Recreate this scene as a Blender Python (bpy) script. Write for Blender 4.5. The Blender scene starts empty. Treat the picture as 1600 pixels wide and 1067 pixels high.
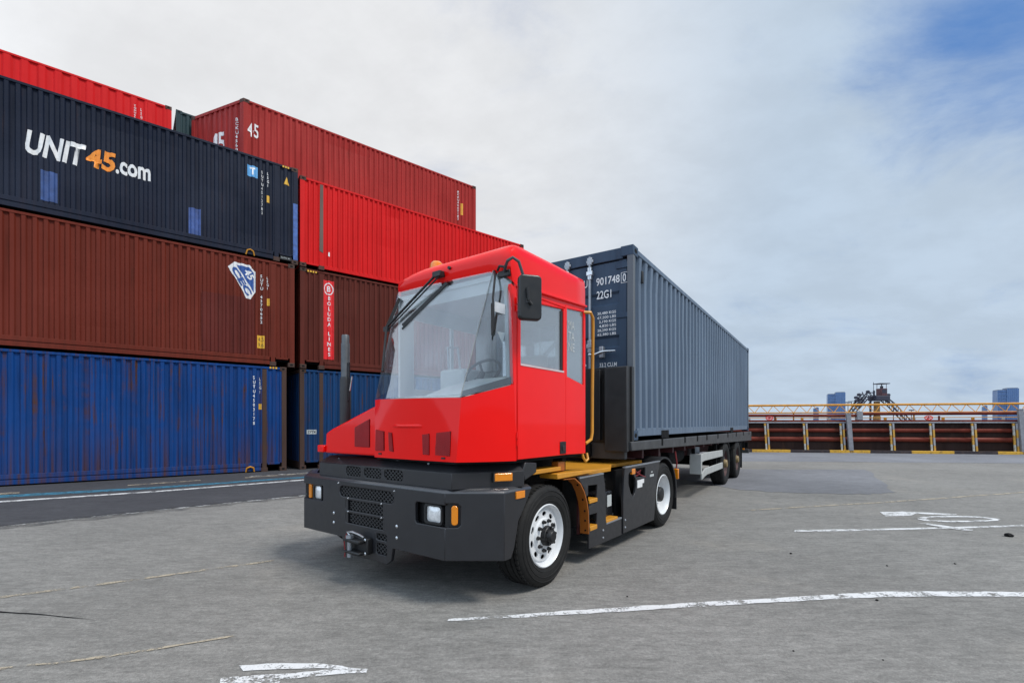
import bpy, bmesh, math, random
from mathutils import Vector, Matrix
random.seed(7)
R = math.radians
scene = bpy.context.scene
col = scene.collection

# ------------------------------------------------------------------ camera
cam_d = bpy.data.cameras.new('camera'); cam = bpy.data.objects.new('camera', cam_d); col.objects.link(cam)
cam.location = (0, 0, 1.45); cam.rotation_euler = (R(90), 0, 0)
cam_d.sensor_width = 36.0; cam_d.lens = 36.0*740/1600
cam_d.shift_y = (662-533.5)/1600.0
cam_d.clip_start = 0.05; cam_d.clip_end = 5000
scene.camera = cam

# ------------------------------------------------------------------ sky, sun, exposure
SUN_EL, SUN_AZ = 56.0, 118.0          # azimuth clockwise from +Y
w = bpy.data.worlds.new("World"); scene.world = w; w.use_nodes = True
def build_world():
    nt = w.node_tree; nt.nodes.clear(); N = nt.nodes.new; L = nt.links.new
    out = N('ShaderNodeOutputWorld'); bg = N('ShaderNodeBackground'); bg.inputs['Strength'].default_value = 0.1
    sky = N('ShaderNodeTexSky'); sky.sky_type = 'NISHITA'; sky.sun_disc = False
    sky.sun_elevation = R(SUN_EL); sky.sun_rotation = R(SUN_AZ); sky.air_density = 1.0; sky.dust_density = 1.2
    tc = N('ShaderNodeTexCoord'); sep = N('ShaderNodeSeparateXYZ'); L(tc.outputs['Generated'], sep.inputs[0])
    # flatten the direction onto a cloud layer
    za = N('ShaderNodeMath'); za.operation = 'ADD'; za.inputs[1].default_value = 0.34; L(sep.outputs['Z'], za.inputs[0])
    zm = N('ShaderNodeMath'); zm.operation = 'MAXIMUM'; zm.inputs[1].default_value = 0.06; L(za.outputs[0], zm.inputs[0])
    dx = N('ShaderNodeMath'); dx.operation = 'DIVIDE'; L(sep.outputs['X'], dx.inputs[0]); L(zm.outputs[0], dx.inputs[1])
    dy = N('ShaderNodeMath'); dy.operation = 'DIVIDE'; L(sep.outputs['Y'], dy.inputs[0]); L(zm.outputs[0], dy.inputs[1])
    cmb = N('ShaderNodeCombineXYZ'); L(dx.outputs[0], cmb.inputs[0]); L(dy.outputs[0], cmb.inputs[1])
    mp = N('ShaderNodeMapping'); mp.inputs['Rotation'].default_value = (0, 0, R(38)); mp.inputs['Scale'].default_value = (1.0, 1.35, 1)
    L(cmb.outputs[0], mp.inputs[0])
    n1 = N('ShaderNodeTexNoise'); n1.inputs['Scale'].default_value = 1.9; n1.inputs['Detail'].default_value = 9; n1.inputs['Roughness'].default_value = 0.55
    n1.inputs['Distortion'].default_value = 0.35; L(mp.outputs[0], n1.inputs['Vector']); n1.inputs['Roughness'].default_value = 0.62
    n2 = N('ShaderNodeTexNoise'); n2.inputs['Scale'].default_value = 3.4; n2.inputs['Detail'].default_value = 9; n2.inputs['Roughness'].default_value = 0.6; L(mp.outputs[0], n2.inputs['Vector'])
    def dot(v):
        d = N('ShaderNodeVectorMath'); d.operation = 'DOT_PRODUCT'; L(tc.outputs['Generated'], d.inputs[0])
        d.inputs[1].default_value = Vector(v).normalized(); return d.outputs['Value']
    def rng(s, a, b, c, d):
        m = N('ShaderNodeMapRange'); m.interpolation_type = 'SMOOTHSTEP'
        for k, x in zip((1, 2, 3, 4), (a, b, c, d)): m.inputs[k].default_value = x
        L(s, m.inputs[0]); return m.outputs[0]
    def math2(op, a, b):
        m = N('ShaderNodeMath'); m.operation = op
        for i, s in enumerate((a, b)):
            if isinstance(s, (int, float)): m.inputs[i].default_value = s
            else: L(s, m.inputs[i])
        return m.outputs[0]
    gap = rng(dot((1.40, 1.0, 1.14)), 0.935, 1.0, 0.0, 0.52)      # the blue gap high to the right
    body = math2('ADD', math2('MULTIPLY', n1.outputs[0], 1.3), 0.20)
    fac = math2('SUBTRACT', body, gap)
    fac = rng(fac, 0.16, 0.82, 0.0, 1.0)
    # cloud colour: brighter and whiter to the left, blue grey to the right and low down
    side = rng(dot((-0.46, 1.0, 0.58)), 0.62, 0.99, 0.0, 1.0)
    mixc = N('ShaderNodeMixRGB'); L(side, mixc.inputs[0]); mixc.inputs[1].default_value = (5.2, 6.3, 7.6, 1); mixc.inputs[2].default_value = (8.1, 8.2, 8.4, 1)
    shade = rng(n2.outputs[0], 0.32, 0.68, 0.94, 1.05)
    mul = N('ShaderNodeMixRGB'); mul.blend_type = 'MULTIPLY'; mul.inputs[0].default_value = 1; L(mixc.outputs[0], mul.inputs[1]); L(shade, mul.inputs[2])
    fill_lobe = rng(dot((-0.85, -0.60, 0.30)), 0.15, 0.95, 1.0, 2.05)             # unseen sky brightening added behind the camera as front fill
    mul2 = N('ShaderNodeMixRGB'); mul2.blend_type = 'MULTIPLY'; mul2.inputs[0].default_value = 1; L(mul.outputs[0], mul2.inputs[1]); L(fill_lobe, mul2.inputs[2]); mul = mul2
    deep = N('ShaderNodeMixRGB'); deep.inputs[0].default_value = 0.75; L(sky.outputs[0], deep.inputs[1]); deep.inputs[2].default_value = (0.85, 2.5, 6.3, 1)
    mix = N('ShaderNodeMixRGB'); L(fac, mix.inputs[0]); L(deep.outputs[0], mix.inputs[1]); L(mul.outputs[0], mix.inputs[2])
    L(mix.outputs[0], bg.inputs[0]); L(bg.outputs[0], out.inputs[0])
build_world()
sd = bpy.data.lights.new('sun', 'SUN'); sun = bpy.data.objects.new('sun', sd); col.objects.link(sun)
sd.energy = 2.8; sd.angle = R(16); sd.color = (1.0, 0.965, 0.91)
sdir = Vector((math.sin(R(SUN_AZ))*math.cos(R(SUN_EL)), math.cos(R(SUN_AZ))*math.cos(R(SUN_EL)), math.sin(R(SUN_EL))))
sun.rotation_euler = sdir.to_track_quat('Z', 'Y').to_euler(); sun.location = sdir*60
vs = scene.view_settings; vs.view_transform = 'Standard'; vs.look = 'None'; vs.exposure = 0.0; vs.gamma = 1.0
scene.cycles.max_bounces = 8; scene.cycles.transparent_max_bounces = 16

# ------------------------------------------------------------------ materials
def rgb(c): return (c[0], c[1], c[2], 1.0)
def base_mat(name):
    m = bpy.data.materials.new(name); m.use_nodes = True
    nt = m.node_tree; b = nt.nodes['Principled BSDF']; return m, nt, b
def noise(nt, scale, detail=5, rough=0.55, mscale=(1, 1, 1), coord='Object'):
    tc = nt.nodes.new('ShaderNodeTexCoord'); mp = nt.nodes.new('ShaderNodeMapping'); mp.inputs['Scale'].default_value = mscale
    n = nt.nodes.new('ShaderNodeTexNoise'); n.inputs['Scale'].default_value = scale; n.inputs['Detail'].default_value = detail
    n.inputs['Roughness'].default_value = rough
    nt.links.new(tc.outputs[coord], mp.inputs[0]); nt.links.new(mp.outputs[0], n.inputs['Vector']); return n.outputs[0]
def maprange(nt, s, a, b, c, d):
    m = nt.nodes.new('ShaderNodeMapRange')
    for k, x in zip((1, 2, 3, 4), (a, b, c, d)): m.inputs[k].default_value = x
    nt.links.new(s, m.inputs[0]); return m.outputs[0]
def mixrgb(nt, f, a, b, mode='MIX'):
    m = nt.nodes.new('ShaderNodeMixRGB'); m.blend_type = mode
    for i, s in enumerate((f, a, b)):
        if isinstance(s, (int, float)): m.inputs[i].default_value = s
        elif isinstance(s, tuple): m.inputs[i].default_value = rgb(s)
        else: nt.links.new(s, m.inputs[i])
    return m.outputs[0]
def bump(nt, b, s, strength, dist=0.01):
    n = nt.nodes.new('ShaderNodeBump'); n.inputs['Strength'].default_value = strength; n.inputs['Distance'].default_value = dist
    nt.links.new(s, n.inputs['Height']); nt.links.new(n.outputs[0], b.inputs['Normal'])
_CACHE = {}
def mat(name, *a, **k):
    if name not in _CACHE: _CACHE[name] = new_mat(name, *a, **k)
    return _CACHE[name]
def new_mat(name, c, rough=0.5, metal=0.0, coat=0.0, var=0.12, scale=6.0, spec=0.5, bumpy=0.0, bscale=80):
    m, nt, b = base_mat(name)
    n = noise(nt, scale, 6)
    f = maprange(nt, n, 0.3, 0.7, 0, 1)
    lo = tuple(x*(1-var) for x in c); hi = tuple(min(1, x*(1+var)) for x in c)
    nt.links.new(mixrgb(nt, f, lo, hi), b.inputs['Base Color'])
    nt.links.new(maprange(nt, noise(nt, scale*2.3, 4), 0.3, 0.7, max(0.02, rough-0.07), min(1, rough+0.07)), b.inputs['Roughness'])
    b.inputs['Metallic'].default_value = metal; b.inputs['Coat Weight'].default_value = coat; b.inputs['Coat Roughness'].default_value = 0.06
    b.inputs['Specular IOR Level'].default_value = spec
    if bumpy: bump(nt, b, noise(nt, bscale, 4), bumpy, 0.004)
    return m
def weathered(name, c, rust=0.35, dark=0.6, fade=0.25, rough=0.5, rustc=(0.085, 0.035, 0.018), streak=7.0, seed=0.0, low=0.0):
    """painted corrugated steel: vertical dirt streaks, sun-faded patches, rust runs and chips"""
    m, nt, b = base_mat(name)
    tcs = (streak, streak, 0.35)
    s1 = noise(nt, 1.0, 7, 0.6, tcs)
    big = noise(nt, 0.45, 3)
    c1 = mixrgb(nt, maprange(nt, s1, 0.38, 0.70, 0, dark), c, tuple(x*0.38 for x in c))
    hi = tuple(min(1, x*1.25+0.012) for x in c)
    c2 = mixrgb(nt, maprange(nt, big, 0.42, 0.68, 0, fade), c1, hi)
    s2 = noise(nt, 1.3, 9, 0.68, (streak*0.8+seed, streak*0.8, 0.28))
    blot = noise(nt, 0.9+seed*0.1, 5, 0.6)
    mul = nt.nodes.new('ShaderNodeMath'); mul.operation = 'MULTIPLY'
    nt.links.new(maprange(nt, s2, 0.585-rust*0.08, 0.70-rust*0.08, 0, 1), mul.inputs[0]); nt.links.new(maprange(nt, blot, 0.42, 0.62, 0.05, 1), mul.inputs[1])
    mul.use_clamp = True
    fac = mul.outputs[0]
    if low > 0:                                     # rust runs that start at the bottom rail
        tcz = nt.nodes.new('ShaderNodeTexCoord'); sz = nt.nodes.new('ShaderNodeSeparateXYZ'); nt.links.new(tcz.outputs['Object'], sz.inputs[0])
        s3 = noise(nt, 1.0, 6, 0.6, (streak*0.9, streak*0.9, 0.12))
        h = nt.nodes.new('ShaderNodeMath'); h.operation = 'MULTIPLY'
        nt.links.new(maprange(nt, sz.outputs['Z'], 0.1, 1.5, 1.0, 0.0), h.inputs[0]); nt.links.new(maprange(nt, s3, 0.45, 0.62, 0, 1), h.inputs[1]); h.use_clamp = True
        mx = nt.nodes.new('ShaderNodeMath'); mx.operation = 'MAXIMUM'; nt.links.new(fac, mx.inputs[0])
        hl = nt.nodes.new('ShaderNodeMath'); hl.operation = 'MULTIPLY'; hl.inputs[1].default_value = low; nt.links.new(h.outputs[0], hl.inputs[0]); nt.links.new(hl.outputs[0], mx.inputs[1])
        fac = mx.outputs[0]
    sc = nt.nodes.new('ShaderNodeMath'); sc.operation = 'MULTIPLY'; sc.inputs[1].default_value = min(1, rust*1.6); nt.links.new(fac, sc.inputs[0])
    c3 = mixrgb(nt, sc.outputs[0], c2, rustc)
    chips = noise(nt, 16, 8, 0.7)
    c4 = mixrgb(nt, maprange(nt, chips, 0.63, 0.70, 0, 0.6*min(1, rust*2)), c3, tuple(x*1.3 for x in rustc))
    nt.links.new(c4, b.inputs['Base Color'])
    nt.links.new(maprange(nt, s1, 0.3, 0.7, rough-0.08, rough+0.2), b.inputs['Roughness'])
    b.inputs['Specular IOR Level'].default_value = 0.16
    bump(nt, b, noise(nt, 3.5, 5), 0.25, 0.02)
    return m
def glass(name, tint=(0.86, 0.9, 0.9), refl=0.16, rough=0.01, film=0.0):
    m = bpy.data.materials.new(name); m.use_nodes = True; nt = m.node_tree; nt.nodes.clear(); N = nt.nodes.new; L = nt.links.new
    o = N('ShaderNodeOutputMaterial'); t = N('ShaderNodeBsdfTransparent'); t.inputs[0].default_value = rgb(tint)
    g = N('ShaderNodeBsdfGlossy'); g.inputs['Roughness'].default_value = rough; g.inputs[0].default_value = (0.95, 0.97, 1, 1)
    f = N('ShaderNodeFresnel'); ge = N('ShaderNodeNewGeometry'); io = N('ShaderNodeMapRange'); io.inputs[3].default_value = 1.5; io.inputs[4].default_value = 1/1.5
    L(ge.outputs['Backfacing'], io.inputs[0]); L(io.outputs[0], f.inputs['IOR'])
    a = N('ShaderNodeMath'); a.operation = 'ADD'; a.inputs[1].default_value = refl; a.use_clamp = True; L(f.outputs[0], a.inputs[0])
    x = N('ShaderNodeMixShader'); L(a.outputs[0], x.inputs[0]); L(t.outputs[0], x.inputs[1]); L(g.outputs[0], x.inputs[2])
    last = x
    if film > 0:                                   # milky veil painted over the pane, imitating reflected sky
        d = N('ShaderNodeBsdfDiffuse'); d.inputs[0].default_value = (0.62, 0.64, 0.66, 1)
        y = N('ShaderNodeMixShader'); y.inputs[0].default_value = film; L(x.outputs[0], y.inputs[1]); L(d.outputs[0], y.inputs[2]); last = y
    L(last.outputs[0], o.inputs[0]); return m
def ground_mat(name, c, fine=1.0, blotch=0.16, tint=(0.30, 0.27, 0.23)):
    m, nt, b = base_mat(name)
    big = noise(nt, 0.35, 6, 0.6); mid = noise(nt, 2.2, 9, 0.72, (1.0, 2.6, 1)); fin = noise(nt, 42, 6, 0.75); agg = noise(nt, 150, 3, 0.7)
    c1 = mixrgb(nt, maprange(nt, big, 0.33, 0.68, 0, 1), tuple(x*(1-blotch) for x in c), tuple(x*(1+blotch) for x in c))
    c2 = mixrgb(nt, maprange(nt, mid, 0.3, 0.72, 0, 1), tuple([0.80]*3), tuple([1.16]*3)); c2 = mixrgb(nt, 1.0, c1, c2, 'MULTIPLY')
    c3 = mixrgb(nt, maprange(nt, fin, 0.28, 0.72, 0, 1), tuple([1-0.28*fine]*3), tuple([1+0.26*fine]*3)); c3 = mixrgb(nt, 1.0, c2, c3, 'MULTIPLY')
    c4 = mixrgb(nt, maprange(nt, agg, 0.3, 0.7, 0, 1), tuple([1-0.25*fine]*3), tuple([1+0.25*fine]*3)); c4 = mixrgb(nt, 1.0, c3, c4, 'MULTIPLY')
    stain = noise(nt, 0.9, 9, 0.75, (1, 2.2, 1))
    c5 = mixrgb(nt, maprange(nt, stain, 0.55, 0.74, 0, 0.55), c4, tuple(x*0.50 for x in c))
    warm = noise(nt, 0.55, 5, 0.6)
    c6 = mixrgb(nt, maprange(nt, warm, 0.56, 0.72, 0, 0.3), c5, tint)
    grit = noise(nt, 13, 8, 0.75, (0.6, 1.7, 1))
    c7 = mixrgb(nt, 1.0, c6, mixrgb(nt, maprange(nt, grit, 0.34, 0.66, 0, 1), tuple([1-0.20*fine]*3), tuple([1+0.18*fine]*3)), 'MULTIPLY')
    nt.links.new(c7, b.inputs['Base Color'])
    b.inputs['Roughness'].default_value = 0.85; b.inputs['Specular IOR Level'].default_value = 0.3
    bump(nt, b, fin, 0.35, 0.006)
    return m
def worn_paint(name, c, wear=0.5, rough=0.7):
    """line paint whose worn patches let the ground show through"""
    m, nt, b = base_mat(name)
    n = noise(nt, 5, 10, 0.72); f = noise(nt, 60, 4, 0.7)
    ad = nt.nodes.new('ShaderNodeMath'); ad.operation = 'ADD'; nt.links.new(n, ad.inputs[0])
    sc = nt.nodes.new('ShaderNodeMath'); sc.operation = 'MULTIPLY'; sc.inputs[1].default_value = 0.5; nt.links.new(f, sc.inputs[0]); nt.links.new(sc.outputs[0], ad.inputs[1])
    nt.links.new(mixrgb(nt, maprange(nt, f, 0.3, 0.7, 0, 1), tuple(x*0.84 for x in c), c), b.inputs['Base Color'])
    nt.links.new(maprange(nt, ad.outputs[0], 0.45+0.3*wear, 0.55+0.3*wear, 0.0 if wear < 1 else 0.0, 1.0), b.inputs['Alpha'])
    b.inputs['Roughness'].default_value = rough
    return m
M = {}
M['red'] = mat('red_car_paint', (0.90, 0.004, 0.003), 0.38, coat=0.45, var=0.05, scale=1.2, spec=0.10)
M['grey'] = mat('charcoal_textured_paint', (0.018, 0.018, 0.021), 0.42, coat=0.22, var=0.10, bumpy=0.08, bscale=300, spec=0.45)
M['black'] = mat('black_plastic', (0.009, 0.009, 0.010), 0.5, bumpy=0.05)
M['dark'] = mat('dark_underbody', (0.005, 0.005, 0.0055), 0.75, spec=0.2)
M['mesh'] = mat('black_expanded_metal', (0.060, 0.060, 0.063), 0.40, 0.3)
M['redmesh'] = mat('dark_red_expanded_metal', (0.42, 0.012, 0.016), 0.45)
M['orange'] = mat('safety_yellow_paint', (0.60, 0.26, 0.018), 0.45, var=0.1, coat=0.1)
M['burnt'] = mat('orange_fender_paint', (0.36, 0.10, 0.008), 0.5, var=0.14)
M['amber'] = mat('amber_lens', (0.78, 0.24, 0.006), 0.15, coat=0.6, var=0.06, scale=30)
M['lens'] = mat('headlamp_lens', (0.90, 0.91, 0.92), 0.15, 0.25, coat=0.8, var=0.25, scale=22)
M['chrome'] = mat('bright_steel', (0.62, 0.63, 0.65), 0.25, 0.9)
M['steel'] = mat('galvanised_steel', (0.34, 0.36, 0.39), 0.42, 0.6, scale=12)
M['tyre'] = mat('tyre_rubber', (0.013, 0.0125, 0.012), 0.72, var=0.25, scale=9, bumpy=0.15, spec=0.3)
M['rim'] = mat('white_wheel_paint', (0.72, 0.73, 0.74), 0.3, coat=0.3, var=0.05)
M['maroon'] = mat('maroon_chassis_paint', (0.060, 0.012, 0.014), 0.55, var=0.25)
M['interior'] = mat('grey_cab_trim', (0.40, 0.43, 0.435), 0.6, var=0.05)
M['dash'] = mat('grey_dashboard', (0.43, 0.475, 0.475), 0.5, var=0.05)
M['whitep'] = mat('white_lettering', (0.78, 0.78, 0.78), 0.5, var=0.10, scale=14)
M['faintw'] = mat('pale_lettering', (0.50, 0.53, 0.53), 0.5, var=0.06)
M['orangep'] = mat('orange_lettering', (0.85, 0.27, 0.02), 0.5, var=0.12, scale=14)
M['yellowp'] = mat('yellow_sticker', (0.72, 0.40, 0.03), 0.5, var=0.15)
M['blackp'] = mat('black_print', (0.02, 0.02, 0.02), 0.5)
M['bluep'] = mat('blue_sticker', (0.02, 0.08, 0.30), 0.5, var=0.2, scale=9)
M['ltblue'] = mat('light_blue_sticker', (0.10, 0.36, 0.68), 0.5, var=0.1)
M['redp'] = mat('red_stripe_paint', (0.72, 0.012, 0.016), 0.5, var=0.12)
M['guard'] = mat('pale_grey_side_guard', (0.42, 0.43, 0.42), 0.5, var=0.1)
M['redwire'] = mat('red_cable', (0.22, 0.015, 0.018), 0.5)
M['screen'] = glass('windscreen_glass', (0.95, 0.965, 0.965), 0.075, film=0.01)
M['cornerg'] = glass('corner_window_glass', (0.90, 0.93, 0.94), 0.05)
M['clear'] = glass('clear_window_glass', (0.98, 0.985, 0.985), 0.0)
M['doorg'] = glass('door_window_glass', (0.80, 0.84, 0.84), 0.20, film=0.10)
M['frame'] = mat('black_rubber_seal', (0.015, 0.015, 0.016), 0.55)
M['rust'] = weathered('rusty_steel', (0.13, 0.045, 0.025), 0.8, rustc=(0.055, 0.025, 0.015), streak=3)
M['rustpipe'] = weathered('rusty_red_pipe', (0.17, 0.030, 0.017), 0.5, dark=0.7, rustc=(0.07, 0.028, 0.016), streak=2)
M['wallsteel'] = weathered('dark_rusty_sheet', (0.040, 0.020, 0.016), 0.4, rustc=(0.10, 0.045, 0.025), streak=3)
M['girder'] = mat('yellow_girder_paint', (0.58, 0.25, 0.012), 0.5, var=0.2, scale=5)
M['column'] = mat('grey_steel_column', (0.26, 0.26, 0.28), 0.5, 0.1, var=0.2)

# ------------------------------------------------------------------ mesh helper
class MB:
    def __init__(self): self.bm = bmesh.new()
    def verts(self, pts): return [self.bm.verts.new(p) for p in pts]
    def face(self, vs):
        try: return self.bm.faces.new(vs)
        except ValueError: return None
    def box(self, x0, x1, y0, y1, z0, z1):
        v = self.verts([(x, y, z) for x in (x0, x1) for y in (y0, y1) for z in (z0, z1)])
        for q in ((0, 1, 3, 2), (4, 6, 7, 5), (0, 4, 5, 1), (2, 3, 7, 6), (0, 2, 6, 4), (1, 5, 7, 3)): self.face([v[i] for i in q])
        return self
    def loft(self, rings, cap=True, close=True):
        rv = [self.verts(r) for r in rings]; n = len(rings[0])
        for a, b in zip(rv, rv[1:]):
            for i in range(n if close else n-1): self.face([a[i], a[(i+1) % n], b[(i+1) % n], b[i]])
        if cap: self.face(rv[0]); self.face(rv[-1])
        return self
    def plate(self, outer, holes=(), O=(0, 0, 0), e1=(1, 0, 0), e2=(0, 0, 1), t=(0, 1, 0), a0=0.0, a1=0.02):
        O, e1, e2, t = map(Vector, (O, e1, e2, t))
        P = lambda p, a: O+e1*p[0]+e2*p[1]+t*a
        edges = []; base = []
        for loop in [outer]+list(holes):
            vv = self.verts([P(p, a0) for p in loop]); base += vv
            for i in range(len(vv)): edges.append(self.bm.edges.new((vv[i], vv[(i+1) % len(vv)])))
        if holes:
            g = bmesh.ops.triangle_fill(self.bm, edges=edges, use_beauty=True, use_dissolve=False)
            fs = [f for f in g['geom'] if isinstance(f, bmesh.types.BMFace)]
        else: fs = [self.face(base)]
        e = bmesh.ops.extrude_face_region(self.bm, geom=fs)
        nv = [x for x in e['geom'] if isinstance(x, bmesh.types.BMVert)]
        bmesh.ops.translate(self.bm, vec=t*(a1-a0), verts=nv)
        return self
    def platey(self, outer, holes=(), y0=0, y1=0.02): return self.plate(outer, holes, (0, 0, 0), (1, 0, 0), (0, 0, 1), (0, 1, 0), y0, y1)
    def platex(self, outer, holes=(), x0=0, x1=0.02): return self.plate(outer, holes, (0, 0, 0), (0, 1, 0), (0, 0, 1), (1, 0, 0), x0, x1)
    def platez(self, outer, holes=(), z0=0, z1=0.02): return self.plate(outer, holes, (0, 0, 0), (1, 0, 0), (0, 1, 0), (0, 0, 1), z0, z1)
    def tube(self, pts, r, n=10, cap=True):
        pts = [Vector(p) for p in pts]; rings = []
        rr = r if isinstance(r, (list, tuple)) else [r]*len(pts)
        prev = None
        for i, p in enumerate(pts):
            d = ((pts[min(i+1, len(pts)-1)]-p).normalized()+(p-pts[max(i-1, 0)]).normalized())
            d = d.normalized() if d.length > 1e-6 else Vector((0, 0, 1))
            if prev is None:
                a = d.cross(Vector((0, 0, 1)));
                if a.length < 1e-3: a = d.cross(Vector((1, 0, 0)))
                a.normalize()
            else: a = (prev-d*prev.dot(d)).normalized()
            prev = a; b = d.cross(a)
            rings.append([p+(a*math.cos(2*math.pi*k/n)+b*math.sin(2*math.pi*k/n))*rr[i] for k in range(n)])
        return self.loft(rings, cap)
    def bar(self, p, q, w_, h_):
        """square-section bar from p to q"""
        p, q = Vector(p), Vector(q); d = (q-p).normalized(); a = d.cross(Vector((0, 0, 1)))
        if a.length < 1e-3: a = Vector((0, 1, 0))
        a.normalize(); b = d.cross(a)
        return self.loft([[c+a*s*w_/2+b*u*h_/2 for s, u in ((-1, -1), (1, -1), (1, 1), (-1, 1))] for c in (p, q)])
    def lathe(self, prof, c=(0, 0, 0), n=40, axis='y', cap=False):
        rings = []
        for r, a in prof:
            ring = []
            for k in range(n):
                t = 2*math.pi*k/n
                if axis == 'y': ring.append((c[0]+r*math.cos(t), c[1]+a, c[2]+r*math.sin(t)))
                elif axis == 'z': ring.append((c[0]+r*math.cos(t), c[1]+r*math.sin(t), c[2]+a))
                else: ring.append((c[0]+a, c[1]+r*math.cos(t), c[2]+r*math.sin(t)))
            rings.append(ring)
        return self.loft(rings, cap)
    def build(self, name, m, parent=None, bevel=0.0, smooth=35, seg=2):
        bmesh.ops.recalc_face_normals(self.bm, faces=self.bm.faces)
        me = bpy.data.meshes.new(name); self.bm.to_mesh(me); self.bm.free()
        for x in (m if isinstance(m, (list, tuple)) else [m]): me.materials.append(x)
        if smooth:
            for p in me.polygons: p.use_smooth = True
            me.set_sharp_from_angle(angle=R(smooth))
        o = bpy.data.objects.new(name, me); col.objects.link(o)
        if parent is not None: o.parent = parent
        if bevel:
            b = o.modifiers.new('bevel', 'BEVEL'); b.width = bevel; b.segments = seg; b.limit_method = 'ANGLE'; b.angle_limit = R(35)
            b.harden_normals = False
        return o
def rrect(x0, x1, y0, y1, r, n=4):
    out = []
    for cx, cy, a in ((x1-r, y1-r, 0), (x0+r, y1-r, 90), (x0+r, y0+r, 180), (x1-r, y0+r, 270)):
        for k in range(n+1):
            t = R(a+90*k/n); out.append((cx+r*math.cos(t), cy+r*math.sin(t)))
    return out
def circ(cx, cy, rx, ry=None, n=16, ph=0):
    ry = ry or rx
    return [(cx+rx*math.cos(2*math.pi*k/n+ph), cy+ry*math.sin(2*math.pi*k/n+ph)) for k in range(n)]
def tag(o, label, cat, group=None):
    o['label'] = label; o['category'] = cat
    if group: o['group'] = group
    return o
def thing(name, label, cat, loc=(0, 0, 0), ang=None, group=None):
    """an Empty at the base of a thing; ang = heading of its local x axis, clockwise from +Y"""
    o = bpy.data.objects.new(name, None); col.objects.link(o); o.location = loc; o.empty_display_size = 0.3
    if ang is not None: o.rotation_euler = (0, 0, R(90-ang))
    return tag(o, label, cat, group)
def struct(o): o['kind'] = 'structure'; return o
def copy_tree(o, parent=None):
    c = o.copy(); col.objects.link(c); c.parent = parent
    for ch in list(o.children): copy_tree(ch, c)
    return c
def lattice(mb, x0, x1, y0, y1, sp, w_, P, slope=1.0):
    """diamond lattice clipped to a rectangle; P maps (p, q, depth) to 3-D"""
    for sgn in (1, -1):
        k = -(y1-y0)/slope
        while k < (x1-x0):
            pts = []
            p0 = (x0+k, y0) if sgn > 0 else (x0+k, y1)
            p1 = (x0+k+(y1-y0)/slope, y1) if sgn > 0 else (x0+k+(y1-y0)/slope, y0)
            ta = max(0.0, (x0-p0[0])/(p1[0]-p0[0])); tb = min(1.0, (x1-p0[0])/(p1[0]-p0[0]))
            if tb-ta > 0.03:
                a = (p0[0]+(p1[0]-p0[0])*ta, p0[1]+(p1[1]-p0[1])*ta); b = (p0[0]+(p1[0]-p0[0])*tb, p0[1]+(p1[1]-p0[1])*tb)
                mb.bar(P(a[0], a[1], 0.0 if sgn > 0 else 0.002), P(b[0], b[1], 0.0 if sgn > 0 else 0.002), w_, w_*0.7)
            k += sp
    return mb

# ------------------------------------------------------------------ lettering
def text_bm(body, bold=0.0, shear=0.0, spacing=1.0, line=1.0, align='LEFT'):
    cu = bpy.data.curves.new('t', 'FONT'); cu.body = body; cu.size = 1.0; cu.offset = bold; cu.shear = shear
    cu.space_character = spacing; cu.space_line = line; cu.align_x = align; cu.resolution_u = 3
    o = bpy.data.objects.new('t', cu); col.objects.link(o)
    dg = bpy.context.evaluated_depsgraph_get(); me = bpy.data.meshes.new_from_object(o.evaluated_get(dg))
    bpy.data.objects.remove(o); bpy.data.curves.remove(cu)
    bm = bmesh.new(); bm.from_mesh(me); bpy.data.meshes.remove(me)
    return bm
def put_flat(bm, name, m, parent, P, breaks=None, depth=None):
    """lay a flat (p, q) mesh on a surface; breaks/depth bend it over the corrugation"""
    if breaks:
        xs = [v.co.x for v in bm.verts]; lo, hi = min(xs), max(xs)
        for b in breaks:
            if lo < b < hi:
                bmesh.ops.bisect_plane(bm, geom=bm.verts[:]+bm.edges[:]+bm.faces[:], plane_co=(b, 0, 0), plane_no=(1, 0, 0))
    for v in bm.verts:
        d = depth(v.co.x) if depth else 0.0
        v.co = Vector(P(v.co.x, v.co.y, d))
    me = bpy.data.meshes.new(name); bm.to_mesh(me); bm.free(); me.materials.append(m)
    o = bpy.data.objects.new(name, me); col.objects.link(o); o.parent = parent
    return o
def fit(bm, x0, x1, y0, y1):
    xs = [v.co.x for v in bm.verts]; ys = [v.co.y for v in bm.verts]
    ax, bx, ay, by = min(xs), max(xs), min(ys), max(ys)
    for v in bm.verts: v.co = Vector((x0+(v.co.x-ax)/(bx-ax)*(x1-x0), y0+(v.co.y-ay)/(by-ay)*(y1-y0), 0))
    return bm
def poly_bm(pts, holes=()):
    bm = bmesh.new(); ed = []
    for loop in [pts]+list(holes):
        vv = [bm.verts.new((p[0], p[1], 0)) for p in loop]
        ed += [bm.edges.new((vv[i], vv[(i+1) % len(vv)])) for i in range(len(vv))]
    bmesh.ops.triangle_fill(bm, edges=ed, use_beauty=True)
    return bm

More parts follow.
